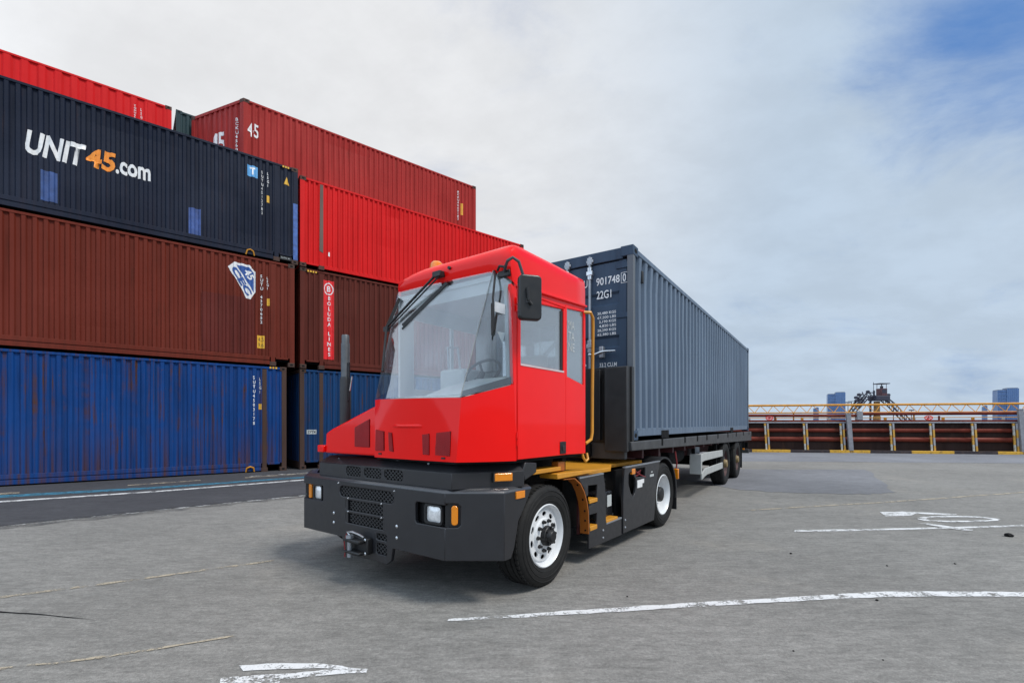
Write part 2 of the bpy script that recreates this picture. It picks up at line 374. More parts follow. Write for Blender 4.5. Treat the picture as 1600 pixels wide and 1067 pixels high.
# ================================================================== ground and paint on it
def sheet(name, pts, z, m):
    bm = poly_bm(pts)
    for v in bm.verts: v.co.z = z
    bmesh.ops.recalc_face_normals(bm, faces=bm.faces)
    for f in bm.faces:
        if f.normal.z < 0: f.normal_flip()
    me = bpy.data.meshes.new(name); bm.to_mesh(me); bm.free(); me.materials.append(m)
    o = bpy.data.objects.new(name, me); col.objects.link(o); return struct(o)
M['ground'] = ground_mat('grey_worn_concrete', (0.215, 0.207, 0.193), fine=1.25, blotch=0.12)
M['lane'] = ground_mat('dark_lane_asphalt', (0.062, 0.062, 0.068), tint=(0.05, 0.05, 0.05))
M['patch'] = ground_mat('dark_patch_asphalt', (0.180, 0.182, 0.195), 0.7, tint=(0.12, 0.12, 0.12))
M['strip'] = ground_mat('bluish_asphalt', (0.200, 0.205, 0.225), 0.7, tint=(0.14, 0.14, 0.15))
M['wline'] = worn_paint('worn_white_line', (0.70, 0.70, 0.70), 0.66)
M['wfaint'] = worn_paint('faint_white_line', (0.52, 0.52, 0.51), 1.0)
M['yline'] = worn_paint('worn_yellow_line', (0.42, 0.36, 0.27), 0.80)
M['bline'] = worn_paint('blue_line_paint', (0.05, 0.20, 0.30), 0.66)
sheet('ground', [(-1500, -40), (1500, -40), (1500, 2500), (-1500, 2500)], 0.0, M['ground'])
# dark lane along the container stack (edge follows the stack)
def rough_edge(a, b, n=28, j=0.05):
    return [(a[0]+(b[0]-a[0])*k/n+random.uniform(-j, j), a[1]+(b[1]-a[1])*k/n+random.uniform(-j, j)) for k in range(n+1)]
SA = R(50.88); SU = (math.sin(SA), math.cos(SA)); SV = (-math.cos(SA), math.sin(SA)); S0 = (-11.717, 10.838)
def sw(u, v): return (S0[0]+SU[0]*u+SV[0]*v, S0[1]+SU[1]*u+SV[1]*v)
lane_front = rough_edge((-9.4, 4.6), (-4.18, 9.667))+rough_edge((-4.0, 9.85), sw(17, -3.0), 40)
sheet('asphalt_lane', lane_front+[sw(17, 6), sw(-9, 6)], 0.004, M['lane'])
def soft_mat(name, c, amount, sc=3.0):
    m, nt, b = base_mat(name); b.inputs['Base Color'].default_value = rgb(c); b.inputs['Roughness'].default_value = 0.85
    n = noise(nt, sc, 9, 0.75); f = noise(nt, 38, 5, 0.75)
    mm = nt.nodes.new('ShaderNodeMath'); mm.operation = 'MULTIPLY'; nt.links.new(maprange(nt, n, 0.38, 0.62, 0, 1), mm.inputs[0]); nt.links.new(maprange(nt, f, 0.3, 0.65, 0, amount), mm.inputs[1]); mm.use_clamp = True
    nt.links.new(mm.outputs[0], b.inputs['Alpha']); return m
M['laneedge'] = soft_mat('worn_lane_edge', (0.070, 0.070, 0.075), 0.95, 2.0)
sheet('asphalt_lane_edge', rough_edge((-9.2, 4.35), (-4.0, 9.42), 40, 0.09)+rough_edge((-4.3, 9.8), (-9.5, 4.75), 40, 0.03), 0.0065, M['laneedge'])
def line_strip(name, up, dn, z, m): return sheet(name, up+dn[::-1], z, m)
def sline(name, v0, v1, u0, u1, m, z=0.008, n=30, j=0.012):
    up = [(sw(u0+(u1-u0)*k/n, v1+random.uniform(-j, j))) for k in range(n+1)]
    dn = [(sw(u0+(u1-u0)*k/n, v0+random.uniform(-j, j))) for k in range(n+1)]
    line_strip(name, up, dn, z, m)
line_strip('road_marking', [(-11.2, 7.85), (-9.56, 8.87), (-7.68, 10.18), (-5.34, 12.36), (-2.0, 15.35)], [(-11.0, 7.7), (-9.40, 8.73), (-7.57, 10.02), (-5.25, 12.18), (-1.9, 15.12)], 0.008, M['wline'])
line_strip('road_marking', [(-12.2, 8.3), (-10.357, 9.58), (-8.202, 10.838), (-5.624, 13.006), (-2.4, 15.9)], [(-11.9, 8.1), (-9.985, 9.28), (-7.98, 10.53), (-5.49, 12.74), (-2.2, 15.6)], 0.008, M['bline'])
for (a, b, c, d) in (((-11.6, 9.05), (-10.45, 10.05), (-10.2, 9.8), (-11.3, 8.8)), ((-9.062, 11.177), (-8.0, 12.15), (-7.9, 12.02), (-8.95, 11.02)), ((-7.2, 12.75), (-6.0, 13.8), (-5.92, 13.68), (-7.1, 12.6))):
    sheet('road_marking', [a, b, c, d], 0.012, M['yline'])
sheet('road_marking', [(-7.25, 13.05), (-6.0, 14.05), (-5.9, 13.9), (-7.15, 12.9)], 0.012, M['wfaint'])
# pale edge line where the concrete meets the dark lane
line_strip('road_marking', [(-9.3, 4.55), (-7.25, 6.66), (-6.015, 7.9), (-4.18, 9.62), (-2.5, 11.2)], [(-9.25, 4.45), (-7.2, 6.56), (-5.96, 7.8), (-4.13, 9.51), (-2.45, 11.05)], 0.009, M['wfaint'])
# long white curved line at the front right
wl_up = [(-0.474, 3.507), (-0.097, 3.577), (0.497, 3.675), (1.018, 3.765), (1.559, 3.846), (2.125, 3.93), (2.72, 4.026), (3.143, 4.08), (3.597, 4.095), (4.025, 4.085), (4.427, 4.075), (5.6, 4.0), (7.0, 3.85)]
wl_dn = [(-0.469, 3.472), (-0.095, 3.518), (0.487, 3.601), (1.0, 3.68), (1.521, 3.757), (2.071, 3.837), (2.622, 3.905), (3.05, 3.955), (3.478, 3.972), (3.913, 3.975), (4.296, 3.965), (5.55, 3.88), (6.95, 3.72)]
def subdiv(l, k=6, j=0.008):
    o = []
    for a, b in zip(l, l[1:]):
        for i in range(k): o.append((a[0]+(b[0]-a[0])*i/k+random.uniform(-j, j), a[1]+(b[1]-a[1])*i/k+random.uniform(-j, j)))
    return o+[l[-1]]
line_strip('road_marking', subdiv(wl_up), subdiv(wl_dn), 0.005, M['wline'])
line_strip('road_marking', subdiv([(3.87, 6.464), (4.57, 6.503), (5.321, 6.563), (6.304, 6.665), (7.342, 6.791), (9.5, 7.05)]), subdiv([(3.779, 6.35), (4.49, 6.39), (5.25, 6.47), (6.22, 6.565), (7.25, 6.68), (9.4, 6.93)]), 0.005, M['wline'])
sheet('road_marking', subdiv([(6.052, 7.775), (6.433, 7.804), (7.147, 7.61), (6.998, 7.471), (6.5, 7.63), (6.243, 7.451), (5.84, 7.4)], 4, 0.015), 0.006, M['wline'])
bm_el = [(6.254, 7.299), (6.5, 7.41), (6.847, 7.451), (7.1, 7.44), (7.3, 7.38), (7.429, 7.177), (7.25, 7.07), (7.013, 7.013), (6.7, 6.97), (6.403, 6.968), (6.153, 7.059), (6.15, 7.18)]
cx_, cy_ = 6.8, 7.2
inn = [(cx_+(p[0]-cx_)*0.80, cy_+(p[1]-cy_)*0.56) for p in bm_el]
bm = poly_bm(bm_el, [inn]);
for v in bm.verts: v.co.z = 0.007
me = bpy.data.meshes.new('road_marking'); bm.to_mesh(me); bm.free(); me.materials.append(M['wline']); o = bpy.data.objects.new('road_marking', me); col.objects.link(o); struct(o)
sheet('road_marking', [(5.893, 6.878), (6.042, 6.9), (6.16, 6.68), (6.289, 6.464), (6.233, 6.406), (6.121, 6.425), (6.0, 6.65)], 0.009, M['wline'])
sheet('road_marking', subdiv([(-1.634, 2.839), (-1.396, 2.869), (-1.16, 2.861), (-1.007, 2.83), (-0.98, 2.815), (-0.85, 2.794), (-0.85, 2.758), (-1.104, 2.723), (-1.305, 2.682), (-1.286, 2.60), (-1.607, 2.60), (-1.658, 2.696), (-1.476, 2.73), (-1.264, 2.751), (-1.10, 2.785), (-1.05, 2.80), (-1.205, 2.805), (-1.397, 2.794), (-1.574, 2.773)], 3, 0.004), 0.005, M['wline'])
line_strip('road_marking', subdiv([(-5.2, 3.4), (-4.296, 3.974), (-3.566, 4.398), (-2.525, 5.049)]), subdiv([(-5.15, 3.34), (-4.25, 3.93), (-3.53, 4.35), (-2.5, 5.0)]), 0.005, M['yline'])
line_strip('road_marking', subdiv([(-3.6, 2.55), (-3.045, 2.816), (-2.736, 2.892), (-2.434, 3.001), (-1.9, 3.25)]), subdiv([(-3.57, 2.5), (-3.015, 2.79), (-2.715, 2.867), (-2.415, 2.978), (-1.88, 3.22)]), 0.005, M['yline'])
line_strip('road_marking', subdiv([(3.989, 7.978), (5.594, 8.449), (6.893, 8.795), (10.11, 9.844), (13, 10.8)]), subdiv([(4.0, 7.90), (5.61, 8.37), (6.92, 8.71), (10.14, 9.75), (13, 10.7)]), 0.005, M['yline'])
sheet('asphalt_patch', subdiv([(3.5, 15.2), (11.2, 15.0), (8.05, 9.95), (7.4, 9.75), (5.9, 9.9), (5.0, 10.4)], 8, 0.06), 0.0045, M['patch'])
sheet('asphalt_strip', subdiv([(-2, 30), (40, 20.2), (40, 14.2), (20, 17.2), (10.6, 18.2), (4, 19)], 10, 0.1), 0.004, M['strip'])
# crack at the lower left and loose stones
sheet('ground_crack', subdiv([(-4.6, 3.70), (-3.946, 3.66), (-3.601, 3.61), (-3.037, 3.49), (-3.6, 3.595), (-3.95, 3.64), (-4.6, 3.67)], 4, 0.004), 0.004, M['dark'])
for i, (x, y, r) in enumerate([(6.393, 6.097, 0.075), (2.995, 3.888, 0.02), (3.114, 5.286, 0.022), (3.827, 4.833, 0.016), (4.582, 4.9, 0.018), (1.797, 3.023, 0.011), (2.279, 2.908, 0.009), (0.967, 3.974, 0.013)]):
    bm = bmesh.new(); bmesh.ops.create_icosphere(bm, subdivisions=2, radius=r*0.62)
    for v in bm.verts: v.co = v.co*random.uniform(0.75, 1.15); v.co.z = v.co.z*0.6+r*0.28
    me = bpy.data.meshes.new('stone'); bm.to_mesh(me); bm.free(); me.materials.append(M['dark'])
    o = bpy.data.objects.new('stone', me); col.objects.link(o); o.location = (x, y, 0.0)
    if i == 0: tag(o, 'largest dark lump of debris beside the short white line on the right', 'stone')
    else: tag(o, 'tiny dark pebble lying loose on the bare grey concrete', 'stone', 'loose pebbles on the concrete')

# ================================================================== shipping containers
class Corr:
    """trapezoid corrugation between x0 and x1"""
    def __init__(s, x0, x1, pitch, d, y0=0.0, flat=0.36, web=0.14):
        n = max(1, round((x1-x0)/pitch)); p = (x1-x0)/n; s.pts = [(x0, y0)]; s.y0 = y0
        for k in range(n):
            a = x0+k*p
            s.pts += [(a+flat/2*p, y0), (a+(flat/2+web)*p, y0+d), (a+(1-flat/2-web)*p, y0+d), (a+(1-flat/2)*p, y0)]
        s.pts.append((x1, y0))
    def depth(s, x):
        if x <= s.pts[0][0] or x >= s.pts[-1][0]: return s.y0
        for a, b in zip(s.pts, s.pts[1:]):
            if a[0] <= x <= b[0]: return a[1]+(b[1]-a[1])*((x-a[0])/(b[0]-a[0]) if b[0] > a[0] else 0)
        return s.y0
    def breaks(s): return [p[0] for p in s.pts]
def corr_mesh(c, z0, z1, P):
    mb = MB(); va = mb.verts([P(x, y, z0) for x, y in c.pts]); vb = mb.verts([P(x, y, z1) for x, y in c.pts])
    for i in range(len(va)-1): mb.face([va[i], va[i+1], vb[i+1], vb[i]])
    return mb
def casting(x, y, z, sx, sy, sz, ax, ay):
    """corner casting block with its oval slots, outer corner at (x, y)"""
    mb = MB(); mb.box(min(x, x+sx), max(x, x+sx), min(y, y+sy), max(y, y+sy), z, z+sz)
    return mb
def container(label, loc, L, Hh, W, paint, post=None, cast=None, pitch=0.19, d=0.036, posts40=(), rail=0.28, bands=(), group='shipping containers stacked in the yard', name='shipping_container', ang=50.88, doors=False, panel=True, groove=True, pw=0.14, flat=0.36, web=0.14):
    post = post or paint; cast = cast or post
    t = thing(name, label, 'container', loc, ang, group)
    for x in (0, L-pw):
        for y in (0, W-pw):
            MB().box(x+0.004, x+pw-0.004, y+0.004, y+pw-0.004, 0.12, Hh-0.12).build('corner_post', post, t)
    for x, sx in ((0, 0.19), (L, -0.19)):
        for y, sy in ((0, 0.17), (W, -0.17)):
            for z in (0, Hh-0.13):
                mb = MB(); mb.box(min(x, x+sx), max(x, x+sx), min(y, y+sy), max(y, y+sy), z, z+0.13)
                o = mb.build('corner_casting', cast, t, bevel=0.008)
                h = MB(); xm = x+sx*0.5
                yo = -0.002 if y == 0 else W-0.002
                h.platey(circ(xm, z+0.065, 0.045, 0.028, 14), (), yo, yo+0.004); h.build('casting_slot', M['dark'], o, smooth=0)
    xs = sorted([pw]+[p for p in posts40]+[L-pw])
    for p in posts40:
        MB().box(p-0.06, p+0.06, 0.002, 0.09, 0.13, Hh-0.10).build('intermediate_post', post, t)
        MB().box(p-0.09, p+0.09, -0.003, 0.15, 0.0, 0.128).build('intermediate_casting', cast, t, bevel=0.006)
    # rails
    MB().box(0.19, L-0.19, 0.006, 0.07, Hh-0.085, Hh-0.02).build('top_rail', paint, t, bevel=0.006)
    MB().box(0.19, L-0.19, W-0.07, W-0.006, Hh-0.085, Hh-0.02).build('top_rail', paint, t)
    lo = min(posts40)+0.09 if posts40 and min(posts40) < L/2 else 0.19
    hi = max(posts40)-0.09 if posts40 and max(posts40) > L/2 else L-0.19
    if not posts40: lo, hi = 0.19, L-0.19
    mb = MB(); mb.box(lo, hi, 0.016, 0.09, 0.05, rail)
    if groove:
        mb.box(lo, hi, 0.0, 0.05, rail*0.62, rail); mb.box(lo, hi, 0.004, 0.05, 0.04, rail*0.5)
    mb.build('bottom_rail', paint, t, bevel=0.005)
    if lo > 0.3: MB().box(0.19, lo-0.18, 0.012, 0.08, rail-0.06, rail).build('bottom_rail', paint, t)
    if hi < L-0.3: MB().box(hi+0.18, L-0.19, 0.012, 0.08, rail-0.06, rail).build('bottom_rail', paint, t)
    MB().box(0.19, L-0.19, W-0.09, W-0.01, 0.04, rail).build('bottom_rail', paint, t)
    MB().box(0.10, L-0.10, 0.12, W-0.12, 0.17, 0.20).build('floor', M['dark'], t)
    # side panels
    cs = []; dents = []
    edges = [pw]+[e for p in sorted(posts40) for e in (p-0.06, p+0.06)]+[L-pw]
    for a, b in zip(edges[0::2], edges[1::2]): cs.append(Corr(a, b, pitch, d, 0.014, flat, web))
    mb = MB()
    for c in cs:
        nz = 7; lo_ = [(random.uniform(c.pts[0][0], c.pts[-1][0]), random.uniform(0.4, Hh-0.3), random.uniform(0.25, 0.9), random.uniform(0.008, 0.030)) for _ in range(int((c.pts[-1][0]-c.pts[0][0])*0.8))]
        rows = []
        for k in range(nz+1):
            z = rail-0.02+(Hh-0.06-rail)*k/nz
            rows.append(mb.verts([(x, y+(0 if k in (0, nz) else sum(a*math.exp(-((x-dx_)**2+(z-dz_)**2)/(s_*s_)) for dx_, dz_, s_, a in lo_)), z) for x, y in c.pts]))
        for k in range(nz):
            va, vb = rows[k], rows[k+1]
            for i in range(len(va)-1): mb.face([va[i], va[i+1], vb[i+1], vb[i]])
        dents.append((c, lo_))
    sp = mb.build('side_panel', paint, t, smooth=0)
    corr_mesh(Corr(pw, L-pw, pitch*2, d, 0.014), rail-0.02, Hh-0.08, lambda x, y, z: (x, W-y, z)).build('side_panel', paint, t, smooth=0)
    # end panels
    ce = Corr(pw, W-pw, pitch*1.15, d, 0.02)
    ends = {}
    for x0, sgn in ((0, 1), (L, -1)):
        if doors and x0 == 0: continue
        ends[x0] = corr_mesh(ce, rail-0.04, Hh-0.1, lambda y, dd, z: (x0+sgn*dd, y, z)).build('end_panel', paint, t, smooth=0)
        MB().box(x0+(0.004 if sgn > 0 else -0.10), x0+(0.10 if sgn > 0 else -0.004), 0.18, W-0.18, Hh-0.12, Hh-0.02).build('end_rail', post, t)
        MB().box(x0+(0.004 if sgn > 0 else -0.10), x0+(0.10 if sgn > 0 else -0.004), 0.18, W-0.18, 0.03, rail-0.03).build('end_rail', post, t)
    MB().box(0.05, L-0.05, 0.04, W-0.04, Hh-0.07, Hh-0.03).build('roof', paint, t)
    t_info = dict(dents=dents, t=t, side=sp, ends=ends, cs=cs, ce=ce, L=L, W=W, H=Hh)
    return t_info
def side_depth(C):
    def f(x):
        for c in C['cs']:
            if c.pts[0][0] <= x <= c.pts[-1][0]: return c.depth(x)
        return 0.0
    return f
def side_breaks(C): return [b for c in C['cs'] for b in c.breaks()]
def side_text(C, body, x0, x1, z0, z1, m, name='lettering', flat=None, **kw):
    bm = fit(text_bm(body, **kw), x0, x1, z0, z1)
    f = side_depth(C)
    if flat is not None: return put_flat(bm, name, m, C['t'], lambda p, q, d: (p, flat, q))
    return put_flat(bm, name, m, C['t'], lambda p, q, d: (p, d-0.005, q), side_breaks(C), f)
def side_patch(C, pts, m, name='sticker', off=0.004):
    bm = poly_bm(pts); f = side_depth(C)
    return put_flat(bm, name, m, C['t'], lambda p, q, d: (p, d-off, q), side_breaks(C), f)
P_ = {}
P_['navy'] = weathered('navy_container_paint', (0.009, 0.014, 0.031), 0.16, dark=0.5, fade=0.6, low=0.3)
P_['brown'] = weathered('brown_container_paint', (0.150, 0.023, 0.012), 0.34, dark=0.5, fade=0.3, seed=1.3, rustc=(0.055, 0.018, 0.010), low=0.5)
P_['blue'] = weathered('blue_container_paint', (0.005, 0.054, 0.225), 1.0, dark=0.75, fade=0.25, seed=2.1, streak=8, low=0.9)
P_['blue2'] = weathered('blue_container_paint_dull', (0.008, 0.050, 0.150), 0.6, dark=0.65, fade=0.2, seed=3.4, low=0.6)
P_['maroon'] = weathered('dark_brown_container_paint', (0.115, 0.022, 0.014), 0.34, dark=0.6, fade=0.2, seed=4.2, rustc=(0.05, 0.018, 0.010))
P_['red'] = weathered('bright_red_container_paint', (0.68, 0.009, 0.010), 0.12, dark=0.35, fade=0.15, seed=5.5)
P_['brick'] = weathered('brick_red_container_paint', (0.36, 0.024, 0.020), 0.20, dark=0.5, fade=0.25, seed=6.1)
P_['red2'] = weathered('red_container_paint', (0.66, 0.010, 0.012), 0.05, dark=0.25, fade=0.12, seed=7.7)
P_['teal'] = weathered('dark_teal_container_paint', (0.030, 0.060, 0.068), 0.2, seed=8.2)
P_['rustpost'] = weathered('rust_stained_post', (0.075, 0.045, 0.036), 0.9, dark=0.6, seed=2.2, streak=4)
P_['rustedge'] = weathered('rust_edged_post', (0.10, 0.045, 0.035), 0.6, seed=9.2, streak=4)
W_ = 2.36
def at(u, v, z): p = sw(u, v); return (p[0], p[1], z)
LEN = 9.65
def x40(C_L=LEN): return (0.62, C_L-0.62)
# front row, left column, bottom to top
A1 = container('blue rust-streaked container on the ground at the bottom of the left stack', at(6.10-LEN, 0.02, 0.0), LEN, 3.20, W_, P_['blue'], post=P_['rustpost'], pitch=0.20, posts40=x40())
A2 = container('brown container with the blue diamond 45 sticker, second from the ground', at(6.33-LEN, 0.0, 3.215), LEN, 3.205, W_, P_['brown'], post=P_['brown'], cast=P_['rustpost'], pitch=0.19, posts40=x40())
A3 = container('navy container with big white and orange lettering on its side', at(6.43-LEN, 0.0, 6.435), LEN, 3.02, W_, P_['navy'], cast=P_['rustpost'], pitch=0.19, posts40=x40())
# front row, right column
B1 = container('dull blue container on the ground half hidden behind the red tractor', at(6.50, 0.06, 0.0), 9.3, 3.20, W_, P_['blue2'], post=P_['rustpost'], pitch=0.18, posts40=(0.66, 8.64))
B2 = container('dark brown container with a red vertical lettering stripe', at(6.50, 0.03, 3.215), 9.3, 3.205, W_, P_['maroon'], cast=P_['rustpost'], pitch=0.18, posts40=(0.66, 8.64))
B3 = container('bright red container with a rust-scarred post, on the dark brown one', at(6.49, 0.0, 6.435), 9.28, 2.86, W_, P_['red'], post=P_['red'], cast=P_['rustedge'], pitch=0.17, posts40=(0.66, 8.62), rail=0.16, groove=False)
# second and third rows, top level
Z4 = 9.50
C4 = container('brick red container with white 45 marks at the top of the stack', at(5.345, 2.55, Z4), LEN, 3.09, W_, P_['brick'], post=P_['brick'], cast=P_['rustedge'], pitch=0.20)
D4 = container('red container at the far upper left, behind the navy one', at(3.50-LEN, 5.02, Z4), LEN, 3.27, W_, P_['red2'], cast=P_['rustedge'], pitch=0.38, posts40=x40())
E4 = container('dark teal container peeking out between the two topmost red ones', at(3.62, 5.02, Z4), LEN, 3.25, W_, P_['teal'], pitch=0.22)
# rows behind that carry the top level
for u in (6.43-LEN, 6.49):
    for v in (2.55, 5.02):
        for z, h in ((0.0, 3.20), (3.215, 3.205), (6.435, 3.02)):
            o = thing('shipping_container', 'plain dark brown container in the hidden rows behind the front stack', 'container', at(u, v, z), 50.88, 'containers in the hidden rows')
            L_ = LEN if u < 0 else 9.3
            MB().box(0.02, L_-0.02, 0.02, W_-0.02, 0.0, h).build('container_body', P_['maroon'], o)

# ---- lettering and stickers (local x = u - start)
dx = LEN-6.43
f3 = lambda u: u+dx
zz = 6.435
side_text(A3, 'UNIT', f3(0.40), f3(1.47), 7.80-zz, 8.36-zz, M['whitep'], bold=0.035, shear=0.22)
side_text(A3, '45', f3(1.46), f3(2.03), 7.86-zz, 8.36-zz, M['orangep'], bold=0.035, shear=0.10)
side_text(A3, '.com', f3(2.03), f3(2.74), 7.87-zz, 8.20-zz, M['whitep'], bold=0.03, shear=0.0)
side_patch(A3, [(f3(a), b-zz) for a, b in ((0.66, 6.78), (0.95, 6.78), (0.95, 7.50), (0.66, 7.50))], mat('blue_touch_up_paint', (0.035, 0.075, 0.22), 0.5, var=0.3), 'repaint_patch')
side_patch(A3, [(f3(a), b-zz) for a, b in ((3.58, 6.72), (3.86, 6.72), (3.86, 7.45), (3.58, 7.45))], mat('blue_touch_up_paint_light', (0.04, 0.085, 0.27), 0.5, var=0.3), 'repaint_patch')
side_patch(A3, [(f3(a), b-zz) for a, b in ((5.02, 8.80), (5.30, 8.80), (5.30, 9.13), (5.02, 9.13))], M['ltblue'], 'sticker')
side_text(A3, 'T', f3(5.09), f3(5.23), 8.86-zz, 9.08-zz, M['whitep'], bold=0.04)
side_text(A3, '\n'.join('SUTU4512783'), f3(5.39), f3(5.45), 7.75-zz, 9.06-zz, M['whitep'], bold=0.02)
side_text(A3, '\n'.join('L5G1'), f3(5.55), f3(5.60), 8.62-zz, 9.06-zz, M['whitep'], bold=0.02)
side_patch(A3, [(f3(a), b-zz) for a, b in ((5.54, 8.15), (5.62, 8.15), (5.62, 8.36), (5.54, 8.36))], M['yellowp'])
side_patch(A3, [(f3(a), b-zz) for a, b in ((6.02, 8.86), (6.18, 8.86), (6.10, 9.10))], M['yellowp'], 'warning_triangle')
MB().box(f3(5.92), f3(6.25), 0.03, 0.06, 0.09, 0.20).build('number_plate', M['black'], A3['t'])
side_text(A3, 'SUTU 45', f3(5.94), f3(6.2), 0.13+0.0, 0.17, M['faintw'], flat=0.026)
side_patch(A3, [(f3(6.285), 0.14), (f3(6.415), 0.14), (f3(6.415), 1.9), (f3(6.285), 1.9)], mat('scuffed_blue_post_paint', (0.05, 0.12, 0.36), 0.5, var=0.35, scale=9), 'repaint_patch', 0.002)
for k in range(3): MB().box(f3(5.98)+k*0.07, f3(6.03)+k*0.07, 0.001, 0.012, 2.93, 2.985).build('warning_tick', M['yellowp'], A3['t'])
MB().tube([(f3(4.98), 0.0, 0.02), (f3(5.01), -0.02, 0.14), (f3(5.09), -0.02, 0.18), (f3(5.17), -0.02, 0.14), (f3(5.20), 0.0, 0.02)], 0.02, 6).build('pad_hook', M['orange'], A3['t'])
dx2 = LEN-6.33; f2 = lambda u: u+dx2; z2 = 3.215
shield = [(4.52, 6.00), (4.68, 6.17), (5.08, 6.15), (5.235, 5.98), (5.235, 5.38), (5.10, 5.14), (4.99, 5.17), (4.80, 5.56)]
side_patch(A2, [(f2(a), b-z2) for a, b in shield], M['whitep'], 'diamond_sticker')
cxs, czs = 4.98, 5.72
side_patch(A2, [(f2(a), b-z2) for a, b in ((4.74, 6.10), (5.06, 6.09), (5.195, 5.95), (5.195, 5.36))], M['bluep'], 'diamond_sticker', 0.007)
def rot_text(C, body, cx, cz, w_, h_, angd, m, fx, off, **kw):
    bm = fit(text_bm(body, **kw), -w_/2, w_/2, -h_/2, h_/2); a = R(angd)
    for v in bm.verts: v.co = Vector((fx(cx)+v.co.x*math.cos(a)-v.co.y*math.sin(a), cz+v.co.x*math.sin(a)+v.co.y*math.cos(a), 0))
    f = side_depth(C)
    return put_flat(bm, 'lettering', m, C['t'], lambda p, q, d: (p, d-off, q), side_breaks(C), f)
rot_text(A2, '45', 5.07, 5.87-z2, 0.30, 0.19, -57, M['whitep'], f2, 0.010, bold=0.03)
rot_text(A2, 'CEC', 4.875, 5.645-z2, 0.86, 0.17, -60, M['bluep'], f2, 0.010, bold=0.05)
side_text(A2, '\n'.join('SUTU 4370652'), f2(5.37), f2(5.44), 4.47-z2, 5.94-z2, M['whitep'], bold=0.02)
side_text(A2, '\n'.join('L5G1'), f2(5.545), f2(5.60), 5.52-z2, 5.90-z2, M['whitep'], bold=0.02)
side_patch(A2, [(f2(a), b-z2) for a, b in ((5.55, 5.03), (5.62, 5.03), (5.62, 5.25), (5.55, 5.25))], M['yellowp'])
side_patch(A2, [(f2(a), b-z2) for a, b in ((5.28, 3.72), (5.48, 3.72), (5.48, 4.10), (5.28, 4.10))], M['yellowp'])
side_text(A2, '4.5', f2(5.31), f2(5.45), 3.92-z2, 4.05-z2, M['blackp'])
side_text(A2, '9.6', f2(5.31), f2(5.45), 3.76-z2, 3.88-z2, M['blackp'])
side_patch(A2, [(f2(a), b-z2) for a, b in ((3.88, 3.52), (5.22, 3.52), (5.22, 5.18), (3.88, 5.18))], weathered('brown_repaint', (0.125, 0.022, 0.016), 0.05), 'repaint_patch', 0.003)
dx1 = LEN-6.10; f1 = lambda u: u+dx1
side_text(A1, '\n'.join('SUTU4503178'), f1(5.17), f1(5.235), 1.42, 2.88, M['whitep'], bold=0.02)
side_text(A1, '\n'.join('L5G1'), f1(5.345), f1(5.39), 2.36, 2.84, M['whitep'], bold=0.02)
side_patch(A1, [(f1(a), b) for a, b in ((5.33, 1.88), (5.40, 1.88), (5.40, 2.05), (5.33, 2.05))], M['yellowp'])
for k in range(3): MB().box(f1(5.62)+k*0.08, f1(5.67)+k*0.08, -0.002, 0.012, 3.13, 3.185).build('warning_tick', M['yellowp'], A1['t'])
MB().tube([(f1(4.98), 0.0, 0.03), (f1(5.0), -0.03, 0.14), (f1(5.09), -0.03, 0.18), (f1(5.18), -0.03, 0.14), (f1(5.2), 0.0, 0.03)], 0.022, 6).build('pad_hook', M['orange'], A1['t'])
g1 = lambda u: u-6.50
side_patch(B1, [(g1(6.72), 1.12), (g1(7.02), 1.12), (g1(7.02), 1.26), (g1(6.72), 1.26)], M['faintw'], 'label_plate')
side_text(B1, 'OPTM', g1(6.75), g1(6.99), 1.15, 1.23, M['blackp'], bold=0.02)
side_patch(B2, [(g1(7.22), 3.56-z2), (g1(7.56), 3.56-z2), (g1(7.56), 6.14-z2), (g1(7.22), 6.14-z2)], M['redp'], 'lettering_stripe', 0.003)
side_text(B2, '\n'.join('BOLUDA'), g1(7.345), g1(7.465), 4.64-z2, 5.62-z2, M['whitep'], bold=0.02, align='CENTER')
side_text(B2, '\n'.join('LINES'), g1(7.345), g1(7.465), 3.66-z2, 4.46-z2, M['whitep'], bold=0.02, align='CENTER')
side_text(B2, 'B', g1(7.34), g1(7.45), 5.77-z2, 5.96-z2, M['whitep'], bold=0.02)
ring = poly_bm(circ(g1(7.395), 5.865-z2, 0.155, 0.20, 28), [circ(g1(7.395), 5.865-z2, 0.125, 0.165, 28)])
put_flat(ring, 'emblem', M['whitep'], B2['t'], lambda p, q, d: (p, d-0.006, q), side_breaks(B2), side_depth(B2))
for k in range(4): MB().box(g1(6.72)+k*0.08, g1(6.77)+k*0.08, 0.0, 0.012, 6.30-z2, 6.355-z2).build('warning_tick', M['yellowp'], B2['t'])
h3 = lambda u: u-6.49
side_patch(B3, [(h3(7.08), 0.6), (h3(7.20), 0.55), (h3(7.20), 2.75), (h3(7.10), 2.75)], weathered('scraped_bare_steel', (0.16, 0.11, 0.095), 0.9, seed=3), 'scraped_post', 0.006)
side_patch(B3, [(h3(7.36), 0.5), (h3(7.42), 0.48), (h3(7.41), 0.63), (h3(7.37), 0.62)], M['whitep'], 'sticker')
c4 = lambda u: u-5.345
side_text(C4, '45', c4(5.47), c4(5.82), 11.36-Z4, 11.84-Z4, M['whitep'], bold=0.015)
side_text(C4, '\n'.join('BCKU4560182'), c4(13.98), c4(14.06), 10.78-Z4, 12.1-Z4, M['whitep'], bold=0.02)
side_patch(C4, [(c4(14.17), 11.05-Z4), (c4(14.27), 11.05-Z4), (c4(14.27), 11.58-Z4), (c4(14.17), 11.58-Z4)], M['yellowp'])
for o in list(C4['t'].children):
    for q in [o]+list(o.children):
        if q.name.split('.')[0] != 'lettering':     # its left end is racked: the far corner leans out past the near one
            for v in q.data.vertices: v.co.x -= 0.54*v.co.y*max(0.0, 1-v.co.x/(0.9*LEN))
